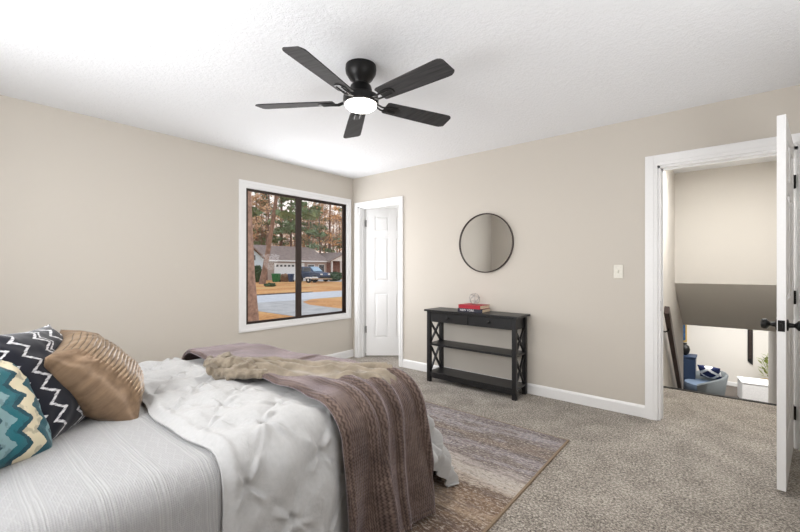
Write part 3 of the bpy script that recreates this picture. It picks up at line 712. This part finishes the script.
def cov_h(x, y, u=0, v=0):
    return .004 + .006 * nz(x * 3, y * 3) * sst(0, .1, .3 - below(x, y)) + .012 * sin(y * 9 + 2 * nz(x * 2, y)) * min(1, below(x, y) / .3)
cv = sheet('coverlet', M['coverlet'], (BX0 - .52, BX1 + .52), (BY0 + .02, -2.25), 120, 110, cov_h, .006)
tag(cv, 'white textured coverlet spread over the bed under the cushions', 'coverlet')

CM_Y0 = -3.07
def pin(x, y):
    L = .215; p = (x + y) / sqrt(2) / L; q = (x - y) / sqrt(2) / L
    p += .12 * nz(x * 2.6, y * 2.6, 5); q += .12 * nz(x * 2.6 + 9, y * 2.6, 5)
    h = .022 * (abs(sin(pi * p)) * abs(sin(pi * q))) ** .8
    pr, qr = p - round(p), q - round(q); r = hypot(pr, qr); th = math.atan2(qr, pr)
    ip, iq = round(p), round(q)
    # pinched ridges that run from tuck to tuck, sharp on one side, fading between tucks
    for d, t, k in ((pr, qr, ip * 3.1), (qr, pr, iq * 2.3 + 7)):
        w = d + .03 * nz(x * 7, y * 7, k)
        fade = .30 + .70 * exp(-((abs(t) - .16) / .20) ** 2)
        fade *= .55 + .9 * abs(nz(k, round(t * 2) * 1.9 + ip + iq, 4))
        rd = max(0.0, 1 - abs(w) / (.13 if w > 0 else .06)) ** 1.3
        h += .024 * rd * fade
    # short slack folds that leave each tuck
    h += .010 * max(0.0, cos(4 * th + 2.5 * nz(ip * 1.7, iq * 1.3))) ** 3 * exp(-((r - .26) / .14) ** 2)
    h -= .030 * exp(-(r / .075) ** 2)
    h += .012 * nz((x + y) * 9, (x - y) * 3, 21) + .009 * nz((x + y) * 3.5, (x - y) * 11, 22)
    return h
def com_h(x, y, u=0, v=0):
    e = v * (BYF + .66 - CM_Y0)
    h = .024 + pin(x, y) + .010 * nz(x * 4, y * 4, 2) + .004 * nz(x * 14, y * 14, 3)
    bl = below(x, y)
    w = sst(-2.74, -2.60, y)          # pressed flat under the plush blanket
    cy_ = sst(BYF - RR - .02, BYF - RR + .16, y)
    h = h * (1 - .70 * w) + .010 * w
    if cy_ > 0:            # hanging foot: ruffled folds
        h += cy_ * min(1, bl / .25) * (.040 + .034 * sin(x * 23 + 2.2 * nz(x * 3, y * 2, 8)) + .012 * sin((x - y) * 38 + 2 * nz(x * 5, y * 5)))
    elif bl > 0:
        h += (1 - w) * min(1, bl / .3) * .022 * sin(y * 13 + 1.5 * nz(x * 2, y * 2, 4))
    h += .035 * exp(-((y + 2.10) / .10) ** 2) * (1 - sst(1.9, 2.4, x))
    rim = sst(0, .10, e); h = h * rim + (1 - rim) * .016 + .016 * exp(-((e - .035) / .02) ** 2)
    h += .022 * exp(-((e - .26) / .16) ** 2)
    return max(h, .012)
def com_edge(x, y, u, v):
    return x, y + (1 - v) * (.025 * sin(x * 5.2) + .03 * nz(x * 4, 1.7) - .055 * sst(1.5, 2.5, x))
cm = sheet('comforter', M['comforter'], (BX0 - .42, BX1 + .47), (CM_Y0, BYF + .66), 500, 410, com_h, .01, com_edge, kfoot=.50)
tag(cm, 'puffy white pintuck comforter covering the middle and foot of the bed', 'comforter')

def com_smooth(x, y):
    return .052 + .010 * nz(x * 4, y * 4, 2)
FOLDS = [(-2.52, .06, .030, .024), (-2.38, -.12, .026, .030), (-2.31, -.02, .022, .022), (-2.19, .12, .026, .028)]
def bl_h(x, y, u=0, v=0):
    h = .074 + .010 * nz(x * 4, y * 4, 2) + .006 * nz(x * 9, y * 9, 6)
    bl = below(x, y)
    for (yy, sl, wd, am) in FOLDS:
        c = yy + sl * (x - 2.3) + .015 * nz(x * 3, yy * 7)
        h += am * sst(2.05, 2.75, x) * exp(-((y - c) / wd) ** 2)
    h += .020 * min(1, bl / .3) * sin(y * 20 + nz(x * 2, y * 2) * 2)
    if x < 2.0: h += .02 * nz(x * 3, y * 5, 3) + .008
    e = min(v, 1 - v); h -= .012 * (1 - sst(0, .05, e))
    return h
def bl_edge(x, y, u, v):
    return x, y + (1 - v) * (.03 * nz(x * 3, .4) + .012 * (2.3 - x)) + v * (.012 * sin(x * 9) - .11 * (1 - sst(1.5, 2.25, x)))
bk = sheet('plush_blanket', M['blanket'], (BX0 - .12, BX1 + .55), (-2.64, -2.115), 200, 110, bl_h, .016, bl_edge, kside=.14)
tag(bk, 'mauve brown plush blanket hanging over the side of the bed near its foot', 'blanket')

# tan throw: a long loosely folded strip with a crumpled end
TH0, TH1 = Vector((1.94, -2.66)), Vector((2.60, -2.185))
k = MB(); vs = []; uv = []; NS, NT = 90, 40
dv = (TH1 - TH0); ln = dv.length; dv.normalize(); nv = Vector((-dv.y, dv.x))
for j in range(NT + 1):
    for i in range(NS + 1):
        s, t = i / NS, j / NT - .5
        wd = .15 + .19 * sst(0, .45, s) - .10 * sst(.75, 1.0, s)
        off = .02 * sin(s * 5) + .03
        p = TH0 + dv * (s * ln) + nv * (t * wd + off + .012 * nz(s * 4, t * 3))
        ed = sst(0, .16, .5 - abs(t)) 
        h = bl_h(p.x, p.y, .5, .5) + .014 + ed * (.012 + .040 * (1 - abs(sin(t * 10 + 2.2 * s + nz(s * 3, 2) * 2.5))) ** 1.5 + .010 * nz(s * 9, t * 7)) * (1 - .45 * s)
        if s > .97: h -= .01
        vs.append(drape(p.x, p.y, h)); uv.append((s, t))
k.add(vs, [(j * (NS + 1) + i, j * (NS + 1) + i + 1, (j + 1) * (NS + 1) + i + 1, (j + 1) * (NS + 1) + i) for j in range(NT) for i in range(NS)], 0, uv)
th = k.build('throw_blanket', M['throw'], smooth=180)
m = th.modifiers.new('thickness', 'SOLIDIFY'); m.thickness = .012; m.offset = -1
tag(th, 'tan knitted throw lying across the brown blanket with one end bunched up', 'throw')
# bunched end: soft rolls of the same knit
k = MB(); random.seed(3)
bx, by, bz = 1.905, -2.715, ZT + .092
def arc(c, r, a0, a1, z0, z1, tilt, n=16):
    out = []
    for i in range(n + 1):
        t = i / n; a = a0 + (a1 - a0) * t
        out.append((c[0] + r * cos(a), c[1] + r * sin(a) , c[2] + z0 + (z1 - z0) * t + tilt * sin(t * pi)))
    return out
def roll(pts, r0): n = len(pts); k.tube(pts, [r0 * (.55 + .45 * sin(pi * min(1, max(0, (i + 1) / (n + 1))))) * (1 + .15 * sin(i * 1.3)) for i in range(n)], 12)
roll(arc((bx, by, bz), .070, -.5, 4.6, -.015, .010, .01), .036)
roll(arc((bx + .01, by + .01, bz), .045, 1.0, 6.2, .030, .045, .02), .030)
roll(arc((bx - .03, by - .02, bz), .05, 3.0, 6.6, .02, .035, .025), .026)
roll(arc((bx + .05, by + .05, bz), .05, -2.2, 2.2, .0, .012, .02), .030)
roll([(bx + .02, by - .03, bz + .05), (bx + .05, by + .01, bz + .055), (bx + .09, by + .05, bz + .03), (bx + .14, by + .10, bz + .004)], .026)
roll([(bx + .06, by - .03, bz + .0), (bx + .10, by + .0, bz + .004), (bx + .14, by + .05, bz - .004), (bx + .20, by + .12, bz - .004)], .026)
k.ball((bx, by, bz - .005), .075, .075, .045)
bn = k.build('bunched_end', M['throw'], th, smooth=180)
m = bn.modifiers.new('knit', 'REMESH'); m.mode = 'VOXEL'; m.voxel_size = .004; m.use_smooth_shade = True
tx = bpy.data.textures.new('knit_folds', 'CLOUDS'); tx.noise_scale = .038; tx.noise_depth = 2
m = bn.modifiers.new('folds', 'DISPLACE'); m.texture = tx; m.texture_coords = 'LOCAL'; m.strength = .030; m.mid_level = .5
m = bn.modifiers.new('soft', 'SMOOTH'); m.iterations = 1; m.factor = .5

# cushions
def cushion(name, label, w, h, t, centre, lean, yaw, mats, roll=0.0, n=40, pleat=False, group=None, seed=0, sag=.06, parent=None):
    k = MB()
    def pt(u, v, sd):
        prof = max(0.0, (1 - abs(u) ** 2.6)) ** .58 * max(0.0, (1 - abs(v) ** 2.6)) ** .58
        z = t / 2 * prof
        x = u * w / 2 * (1 - .10 * (1 - v * v) * abs(u) ** 3); y = v * h / 2 * (1 - .10 * (1 - u * u) * abs(v) ** 3)
        # pulls that run in from the corners, plus soft creases
        cr = abs(u) * abs(v); z += .010 * cr * sin(14 * (abs(u) - abs(v)) + seed) * prof ** .5
        z += .012 * nz(u * 2.2 + seed, v * 2.2, sd) * prof + .006 * nz(u * 6 + seed, v * 6, sd) * prof
        if pleat and sd > 0 and -.72 < u < .40:
            fr = (v * 12) % 1.0; z += .0065 * sin(fr * pi) * prof * (1 if int((u + .72) / .28) % 2 == 0 else .8)
        y -= sag * h * .5 * (1 - v) * .15 * sin(u * 2)
        return (x, y, z * sd)
    N = n
    if pleat: NV = 200
    else: NV = n
    for sd in (1, -1):
        vs = []; uv = []
        for j in range(NV + 1):
            for i in range(N + 1):
                u, v = -1 + 2 * i / N, -1 + 2 * j / NV
                vs.append(pt(u, v, sd)); uv.append((u * .5, v * .5) if not pleat else (u, v))
        for j in range(NV):
            for i in range(N):
                u = -1 + 2 * (i + .5) / N
                mi_ = 1 if (pleat and sd > 0 and -.72 < u < .40) else 0
                a = j * (N + 1) + i; f = (a, a + 1, a + N + 2, a + N + 1)
                k_f = f if sd > 0 else f[::-1]
                if i == 0 and j == 0: base = len(k.v); k.v += vs; [k.uv.__setitem__(base + q, uv[q]) for q in range(len(vs))]
                k.f.append([base + q for q in k_f]); k.mi.append(mi_)
    o = k.build(name, mats, parent, smooth=180)
    w_ = o.modifiers.new('seam', 'WELD'); w_.merge_threshold = .0008
    if parent is None: tag(o, label, 'cushion', group)
    # local x = width, local y = height, local z = front; lean back from upright towards the head of the bed
    Mx = Matrix.Rotation(yaw, 4, 'Z') @ Matrix.Rotation(pi, 4, 'Z') @ Matrix.Rotation(R(90) - lean, 4, 'X') @ Matrix.Rotation(roll, 4, 'Z')
    o.matrix_world = Matrix.Translation(centre) @ Mx
    return o
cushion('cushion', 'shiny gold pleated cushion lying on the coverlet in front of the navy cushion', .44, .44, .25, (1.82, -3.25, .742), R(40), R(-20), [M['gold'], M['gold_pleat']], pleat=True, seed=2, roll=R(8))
cushion('cushion', 'black navy cushion with white zigzag stitching, between the teal and gold cushions', .48, .48, .18, (1.86, -3.43, .765), R(28), R(-34), [M['navy']], seed=5, roll=R(-4))
cushion('cushion', 'teal cushion with a cream zigzag band, nearest to the viewer on the bed', .46, .44, .20, (2.10, -3.645, .755), R(32), R(-46), [M['teal']], seed=9, roll=R(-14))

# ------------------------------------------------------------------ lower room furniture
x, y = at(703.5, 8.9)
ac = thing('armchair', 'grey blue tub armchair with blue seat in the lower room down the stairs', 'armchair', (x, y, FL), R(-70))
k = MB(); n = 36; vs = []; fs = []
for j in range(n + 1):
    a = R(-35) + R(250) * j / n     # open at local -y... shell wraps the back
    hgt = .36 + .24 * (sin(pi * j / n) ** .8)
    for (r, z) in ((.40, .16), (.47, hgt), (.44, hgt + .03), (.40, hgt), (.34, .22)): vs.append((r * cos(a), r * sin(a) * .92, z))
for j in range(n):
    for q in range(5): fs.append((j * 5 + q, (j + 1) * 5 + q, (j + 1) * 5 + (q + 1) % 5, j * 5 + (q + 1) % 5))
fs += [tuple(range(5)), tuple(n * 5 + q for q in range(5))]
k.add(vs, fs); k.build('shell', M['chair_blue'], ac, smooth=60)
k = MB(); k.lathe([(.30, .15), (.36, .18), (.37, .30), (.35, .35), (.02, .37)], n=32); k.build('seat', M['seat_blue'], ac, smooth=60)
for a in (45, 135, 225, 315):
    k = MB(); k.tube([(.26 * cos(R(a)), .26 * sin(R(a)), .17), (.32 * cos(R(a)), .32 * sin(R(a)), 0)], [.022, .014], 10); k.build('leg', M['blackwood'], ac, smooth=60)
x2, y2 = at(710, 8.95)
cu = cushion('cushion', 'navy and white lattice cushion propped in the tub armchair', .44, .36, .16, (x2, y2, FL + .58), R(35), R(-15), [M['lattice']], seed=1)
x, y = at(681.5, 9.5)
nc = thing('cabinet', 'navy cabinet behind the tub armchair in the lower room', 'cabinet', (x, y, FL), R(0))
k = MB(); k.box(-.42, .28, -.2, .2, .06, .84); k.box(-.44, .30, -.22, .22, .84, .87); k.build('body', M['navy_paint'], nc, bevel=.004)
for s in (-.07,):
    k = MB(); k.box(-.40, s - .005, -.215, -.2, .1, .8); k.build('door', M['navy_paint'], nc, bevel=.004); k = MB(); k.box(s + .005, .26, -.215, -.2, .1, .8); k.build('door', M['navy_paint'], nc, bevel=.004)
vs_ = thing('vase', 'black vase standing on the navy cabinet in the lower room', 'vase', (x + .06, y, FL + .87))
k = MB(); k.lathe([(.05, 0), (.09, .05), (.11, .13), (.09, .21), (.045, .25), (.05, .28)], n=20); k.build('body', M['black_metal'], vs_, smooth=60)
x, y = at(683, 9.95)
pc = thing('picture', 'blue framed picture on the lower room wall above the navy cabinet', 'picture', (x - .34, 9.2, -.44))
k = MB(); k.box(-.35, .35, -.02, -.002, -.28, .28); k.build('print', M['print_blue'], pc)
k = MB(); k.box(-.38, .38, -.03, -.021 + .021, .28, .32); k.box(-.38, .38, -.03, 0, -.32, -.28); k.box(-.38, -.35, -.03, 0, -.28, .28); k.box(.35, .38, -.03, 0, -.28, .28); k.build('frame', M['pot'], pc)
x, y = at(749.5, 9.9)
wp = thing('wall_hanging', 'dark narrow carved panel hanging on the white lower room wall', 'wall hanging', (x, 9.2, 0))
k = MB(); k.prism([(-.048, -.1), (.048, -.1), (.048, -1.17), (-.048, -1.08)], 'y', -.03, 0); k.build('panel', M['blackwood'], wp)
k = MB(); k.box(-.03, .03, -.036, -.03, -1.0, -.15)
for i in range(11): k.ball((0, -.035, -.2 - i * .08), .03, .008, .025, 8, 6)
k.build('carving', M['bronze'], wp)
x, y = at(755, 8.6)
ot = thing('ottoman', 'white square ottoman on the lower room floor by the stair wall', 'ottoman', (x, y, FL), R(8))
k = MB(); k.box(-.26, .26, -.26, .26, .04, .44); k.build('body', M['white_uph'], ot, bevel=.02)
k = MB(); k.box(-.27, .27, -.27, .27, .442, .49); k.build('cushion_top', M['white_uph'], ot, bevel=.02)
for sx in (-1, 1):
    for sy in (-1, 1): k = MB(); k.box(sx * .2 - .02, sx * .2 + .02, sy * .2 - .02, sy * .2 + .02, 0, .04); k.build('foot', M['blackwood'], ot)
x, y = at(770, 9.0)
pp = thing('potted_plant', 'green leafy plant in an ochre pot beyond the white ottoman', 'plant', (x, y, FL))
k = MB(); k.lathe([(.12, 0), (.16, .35), (.17, .38), (.15, .38), (.14, .33), (.02, .33)], n=20); k.build('pot', M['pot'], pp, smooth=60)
k = MB(); random.seed(4)
for i in range(60):
    a = random.uniform(0, 2 * pi); r = random.uniform(.03, .20); z = random.uniform(.45, .95)
    d = Vector((cos(a), sin(a), random.uniform(.2, 1.2))).normalized(); s_ = d.cross(Vector((0, 0, 1))).normalized() * .03; c = Vector((r * cos(a), r * sin(a), z))
    k.add([c - d * .09, c + s_, c + d * .09, c - s_], [(0, 1, 2, 3)])
for i in range(6): a = i; k.tube([(0, 0, .33), (.05 * cos(a), .05 * sin(a), .6), (.14 * cos(a), .14 * sin(a), .85)], .006, 6)
k.build('foliage', M['leaf_green'], pp)

# ------------------------------------------------------------------ outdoors
GZ = -.35
def gdepth(py): return FPX * (CZ - GZ) / (py - 268.0)
b = MB(); b.add([(-130, -60, GZ), (-.6, -60, GZ), (-.6, 140, GZ), (-130, 140, GZ)], [(0, 1, 2, 3)]); struct(b, 'ground_lawn', M['straw'])
b = MB(); b.box(-16.4, -12.1, -60, 140, GZ - .05, GZ + .012); struct(b, 'ground_street', M['asphalt'])
b = MB(); b.prism([(-12.1, 3.2), (-12.1, 8.6), (-11, 7.2), (-9.5, 6.5), (-3, 6.0), (-3, 3.7), (-10.5, 3.9)], 'z', GZ - .05, GZ + .014); struct(b, 'ground_driveway', M['drive'])
b = MB(); b.prism([(-16.4, 28.5), (-40.9, 24.2), (-40.9, 31.5), (-16.4, 35)], 'z', GZ - .05, GZ + .010); struct(b, 'ground_far_driveway', M['drive'])
b = MB(); random.seed(11); pl = []
for i in range(14): t = i / 13; pl.append((-16.5 - .45 * sin(pi * t) * random.uniform(.6, 1.2), 7.4 + 4.6 * t))
b.prism([(-16.42, 12.0), (-16.42, 7.4)] + pl, 'z', GZ - .02, GZ + .05); o = b.build('street_edge_strip', M['curb_strip']); tag(o, 'dark uneven strip along the far side of the street', 'leaf litter', kind='stuff')  # low dark strip of uneven width at the street's far edge

def leafcloud(k, n, c, rad, size, elong=1.0):
    for i in range(n):
        while True:
            p = Vector((random.uniform(-1, 1), random.uniform(-1, 1), random.uniform(-1, 1)))
            if p.length < 1: break
        d = Vector((random.gauss(0, 1), random.gauss(0, 1), random.gauss(0, 1))).normalized(); e = d.orthogonal().normalized()
        q = Vector((c[0] + p.x * rad[0], c[1] + p.y * rad[1], c[2] + p.z * rad[2])); s = size * random.uniform(.6, 1.4)
        k.quad(q, d * s * elong, e * s * .6)
def tree(name, label, cat, loc, kind, ht, r0, seed, group=None, lean=0.0, leafmat=None, barkmat=None, nleaf=1500):
    random.seed(seed); t = thing(name, label, cat, loc, 0, group)
    k = MB(); pts = []; n = 10
    for i in range(n + 1):
        f = i / n; pts.append((lean * f * RT[0] + .12 * sin(f * 5 + seed), lean * f * RT[1] + .12 * cos(f * 4 + seed), ht * f))
    k.tube(pts, [r0 * (1.12 - .85 * i / n) * (1.25 if i == 0 else 1) for i in range(n + 1)], 10)
    def tip(f): i = min(n - 1, int(f * n)); a = Vector(pts[i]); b_ = Vector(pts[i + 1]); return a.lerp(b_, f * n - i)
    fo = MB()
    nb = 26 if kind == 'pine' else 22
    for q in range(nb):
        f = random.uniform(.28 if kind == 'pine' else .22, .97); a = random.uniform(0, 2 * pi); p = tip(f)
        ln_ = (ht * .24 * (1.1 - f) + .8) * random.uniform(.7, 1.2)
        up = random.uniform(-.12, .22) if kind == 'pine' else random.uniform(.35, 1.0)
        e = p + Vector((cos(a), sin(a), up)) * ln_; md = p.lerp(e, .5) + Vector((0, 0, .12 * ln_ * (1 if kind == 'pine' else -.5)))
        k.tube([p, md, e], [r0 * .22 * (1.1 - f) + .015, r0 * .12 * (1.1 - f) + .012, .008], 5)
        m_ = int(nleaf / nb)
        if kind == 'pine':
            for c in (e, md.lerp(e, .5)): leafcloud(fo, m_ // 2, c, (ln_ * .28 + .2, ln_ * .28 + .2, .28), .15, 1.6)
        else:
            for w_ in range(4):
                e2 = md.lerp(e, random.uniform(.2, 1)) ; e3 = e2 + Vector((random.uniform(-1, 1), random.uniform(-1, 1), random.uniform(.1, .9))) * ln_ * .45
                k.tube([e2, e3], [.02, .006], 4); leafcloud(fo, m_ // 4, e3, (.55, .55, .5), .09)
    k.build('trunk', barkmat or M['bark_far'], t, smooth=60)
    fo.build('foliage', leafmat or M['needle'], t)
    return t
def bush(name, label, cat, loc, rad, mat, seed, n=700, size=.10):
    random.seed(seed); t = thing(name, label, cat, loc)
    k = MB(); k.ball((0, 0, rad[2] * .9), rad[0] * .82, rad[1] * .82, rad[2] * .85, 14, 10, .12); leafcloud(k, n, (0, 0, rad[2]), rad, size); k.build('foliage', mat, t)
    k = MB()
    for i in range(5): a = i * 1.3; k.tube([(.1 * cos(a), .1 * sin(a), -.02), (rad[0] * .4 * cos(a), rad[1] * .4 * sin(a), rad[2] * .7)], [.03, .012], 6)
    k.build('stem', M['bark_far'], t)
    return t

# near pine just outside the window
x, y = at(248.5, 9.5); tree('pine_tree', 'thick pine trunk close outside the window at its left edge', 'tree', (x, y, GZ - .03), 'pine', 14, .20, 21, barkmat=M['bark'], nleaf=900)
x, y = at(262.5, gdepth(284)); tree('pine_tree', 'leaning pine with a tall bare trunk on the lawn left of the garage', 'tree', (x, y, GZ - .03), 'pine', 17, .24, 5, lean=2.4, nleaf=2600)
# pines and leafless trees around the houses
x, y = at(309, 63); tree('pine_tree', 'green pine rising just behind the roof of the brick house', 'tree', (x, y + 0, GZ - .03), 'pine', 15, .10, 33, nleaf=1700)
x, y = at(331, 66); tree('autumn_tree', 'large orange leaved tree rising behind the white porch', 'tree', (x, y, GZ - .03), 'leafy', 14, .2, 14, leafmat=M['orangeleaf'], nleaf=1300)

# brick ranch house
HX = -41.0
hs = thing('brick_house', 'low brick ranch house with a white garage door across the street', 'house', (HX, 24, GZ))
k = MB(); k.box(-8, 0, -.2, 9.4, -.02, 2.55); k.build('wall', M['brick'], hs)
k = MB(); k.prism([(.5, 2.45), (-4, 4.5), (-8.5, 2.45), (-8.5, 2.6), (-4, 4.72), (.5, 2.6)], 'y', -.7, 9.6); k.build('roof', M['shingle'], hs)
k = MB(); k.prism([(-8, 2.5), (0, 2.5), (-4, 4.48)], 'y', -.19, 9.35); k.build('gable', M['brick'], hs)
k = MB(); k.box(0, .05, .85, 5.3, 0, 2.12); gd = k.build('garage_door', M['house_white'], hs)
for i in range(7):
    k = MB(); k.box(.05, .06, 1.0 + i * .6, 1.36 + i * .6, 1.74, 1.98); k.build('garage_pane', M['dark_pane'], gd)
k = MB(); k.box(0, .09, .72, .85, 0, 2.25); k.box(0, .09, 5.3, 5.43, 0, 2.25); k.box(0, .09, .85, 5.3, 2.12, 2.25); k.box(.3, .52, -.7, 9.6, 2.42, 2.58); k.build('white_trim', M['house_white'], hs)
for (ya, yb) in ((6.0, 7.2), (7.9, 9.0)):
    k = MB(); k.box(0, .05, ya, yb, .9, 2.1); wf = k.build('window', M['house_white'], hs); k = MB(); k.box(.05, .06, ya + .08, yb - .08, .98, 2.02); k.build('pane', M['dark_pane'], wf)
# white porch wing
pw = thing('porch_wing', 'white gabled porch at the right end of the brick house', 'porch', (HX + 1, 33.45, GZ))
k = MB(); k.prism([(0, 2.6), (5.5, 2.6), (2.75, 3.75)], 'x', -.2, .0); k.build('gable', M['house_white'], pw)
k = MB(); k.prism([(-.4, 2.5), (2.75, 3.82), (5.9, 2.5), (5.9, 2.62), (2.75, 3.96), (-.4, 2.62)], 'x', -6, .3); k.build('roof', M['shingle'], pw)
for i in range(4):
    k = MB(); k.box(-.2, 0, .1 + i * 1.72, .28 + i * 1.72, 0, 2.6); k.build('column', M['house_white'], pw)
k = MB(); k.box(-6, -2.2, .02, 5.5, 0, 2.6); k.build('wall', M['brick'], pw)
# pale blue gabled house further left
gx, gy = at(256, 47)
gh = thing('pale_house', 'pale blue gabled house half hidden behind the dark green bush at left', 'house', (gx, gy, GZ))
k = MB(); k.box(-7, 0, -2.0, 1.2, -.02, 2.5); k.prism([(-2.0, 2.5), (1.2, 2.5), (-.4, 3.8)], 'x', -7, 0); k.build('wall', M['siding'], gh)
k = MB(); k.prism([(-2.3, 2.3), (-.4, 3.9), (1.5, 2.3), (1.5, 2.45), (-.4, 4.05), (-2.3, 2.45)], 'x', -7.2, .3); k.build('roof', M['shingle'], gh)
k = MB(); k.box(0, .05, -.75, -.1, 2.5, 3.1); k.build('gable_vent', M['dark_pane'], gh)

x, y = at(256.5, 42.5); bush('bush', 'dark green bush beside the leaning pine at the window\'s left', 'bush', (x, y, GZ), (.62, .62, .95), M['hedge'], 3, 900)
x, y = at(334.5, 47); bush('hedge', 'clipped green hedge in front of the white porch', 'hedge', (x, y, GZ), (.95, .95, .55), M['hedge'], 8, 900)
x, y = at(270, 33); bush('shrub', 'small scrubby shrub on the straw lawn across the street', 'shrub', (x, y, GZ), (.45, .45, .14), M['hedge'], 9, 260, .07)
x, y = at(284.5, 45); o = bush('brush_pile', 'pile of cut brush between the green bin and the blue bin', 'brush pile', (x, y, GZ), (.55, .55, .42), M['brush'], 12, 500, .12)
def bin_(name, label, px, d, mat, w, h):
    x, y = at(px, d); t = thing(name, label, 'wheelie bin', (x, y, GZ), R(30))
    k = MB(); a = w / 2; k.frustum([(-a * .8, -a * .8, .03), (a * .8, -a * .8, .03), (a * .8, a * .8, .03), (-a * .8, a * .8, .03)], [(-a, -a, h), (a, -a, h), (a, a, h), (-a, a, h)]); k.build('body', mat, t, bevel=.03)
    k = MB(); k.prism([(-a - .04, h + .003), (a + .05, h + .003), (a + .03, h + .05), (0, h + .10), (-a, h + .06)], 'x', -a - .03, a + .03); k.build('lid', mat, t)
    for s in (-1, 1): k = MB(); k.lathe([(.11, s * a * .8 - .03), (.11, s * a * .8 + .03)], (0, 0, 0), 'x', 14); o = k.build('wheel', M['tyre'], t); o.location = (0, a * .8, .112)
bin_('wheelie_bin', 'green wheelie bin in front of the garage door', 276.2, 43.5, M['bin_green'], .75, .86)
bin_('wheelie_bin', 'dark blue wheelie bin between the garage door and the vehicle', 291, 44, M['bin_blue'], .52, .82)

# dark blue vehicle
x, y = at(313.5, 44.5)
su = thing('parked_vehicle', 'dark blue four wheel drive vehicle parked behind the flat trailer', 'vehicle', (x, y, GZ), R(8))
k = MB(); k.prism([(-1.9, .42), (1.75, .42), (1.82, .75), (1.7, 1.02), (.75, 1.12), (-1.95, 1.12), (-1.98, .7)], 'y', -.85, .85); k.build('body', M['car_blue'], su, bevel=.06)
k = MB(); k.frustum([(-1.9, -.80, 1.12), (.72, -.80, 1.12), (.72, .80, 1.12), (-1.9, .80, 1.12)], [(-1.7, -.66, 1.72), (.0, -.66, 1.72), (.0, .66, 1.72), (-1.7, .66, 1.72)]); k.build('cabin', M['car_blue'], su, bevel=.04)
k = MB(); k.add([(.70, -.70, 1.17), (.70, .70, 1.17), (.06, .60, 1.69), (.06, -.60, 1.69)], [(0, 1, 2, 3)]); 
for v in k.v[:]: pass
k.v = [(a + .03, b_, c + .03) for a, b_, c in k.v]; k.build('windscreen', M['car_glass'], su)
for (a, c) in ((-1.75, -.95), (-.85, .35)):
    for s in (-1, 1):
        k = MB(); k.add([(a, s * .80, 1.18), (c, s * .80, 1.18), (c - .2 if c > 0 else c, s * .705, 1.62), (a + .1, s * .705, 1.62)], [(0, 1, 2, 3)]); k.build('side_window', M['dark_pane'], su)
for wx in (-1.2, 1.1):
    for s in (-1, 1):
        k = MB(); k.lathe([(.20, s * .72), (.36, s * .72), (.37, s * .88), (.22, s * .90)], (0, 0, 0), 'y', 20); w_ = k.build('wheel', M['tyre'], su, smooth=40); w_.location = (wx, 0, .375)
        k = MB(); k.lathe([(.21, s * .88), (.05, s * .905)], axis='y', n=16); k.build('hub', M['alloy'], w_)
for s in (-.6, .6): k = MB(); k.box(1.76, 1.83, s - .17, s + .17, .78, .95); k.build('headlamp', M['lamp_clear'], su)
k = MB(); k.box(1.78, 1.86, -.8, .8, .45, .6); k.build('bumper', M['black_metal'], su)
# flat trailer
x, y = at(319, 41.2)
tr = thing('flat_trailer', 'low flat wooden trailer parked in front of the dark blue vehicle', 'trailer', (x, y, GZ), R(20))
k = MB(); k.box(-1.4, 1.3, -.5, .5, .38, .46); k.build('deck', M['trailer_wood'], tr)
k = MB(); k.bar((1.3, .4, .36), (2.1, 0, .36), .07, .07); k.bar((1.3, -.4, .36), (2.1, 0, .36), .07, .07); k.build('drawbar', M['black_metal'], tr)
for s in (-1, 1):
    k = MB(); k.lathe([(.14, s * .52), (.28, s * .52), (.28, s * .66), (.14, s * .67)], axis='y', n=18); w_ = k.build('wheel', M['tyre'], tr); w_.location = (-.9, 0, .285); k = MB(); k.lathe([(.14, s * .665), (.03, s * .68)], axis='y', n=14); k.build('hub', M['house_white'], w_)
    k = MB(); k.prism([(-1.3, .50), (-1.15, .62), (-.65, .62), (-.5, .50), (-.5, .47), (-1.3, .47)], 'y', s * .5, s * .68); k.build('mudguard', M['house_white'], tr)

# woodland behind the houses
GRP = 'trees of the woodland behind the brick house'
protos = []
LBL = ['tan leaved autumn tree in the woodland behind the houses', 'tall green pine in the woodland behind the houses', 'orange leaved autumn tree in the woodland behind the houses']
protos.append(tree('autumn_tree', LBL[0], 'tree', (-60, 30, GZ), 'leafy', 13, .22, 41, 'tan woodland trees', leafmat=M['tanleaf'], nleaf=1300))
protos.append(tree('pine_tree', LBL[1], 'tree', (-60, 34, GZ), 'pine', 19, .26, 42, 'pine woodland trees', nleaf=1200))
protos.append(tree('autumn_tree', LBL[2], 'tree', (-60, 38, GZ), 'leafy', 10, .18, 43, 'orange woodland trees', leafmat=M['orangeleaf'], nleaf=1300))
random.seed(77)
first = [True] * 3
for i in range(44):
    d = random.uniform(60, 100); px = 212 + (i * 152 / 43.0) + random.uniform(-2, 2)
    x, y = at(px, d); q = (0, 1, 0, 2, 0, 1, 0)[i % 7]; sc = random.uniform(.8, 1.15)
    if first[q]: protos[q].location = (x, y, GZ); first[q] = False
    else: dup(protos[q], (x, y, GZ), random.uniform(0, 6.28), scale=sc)
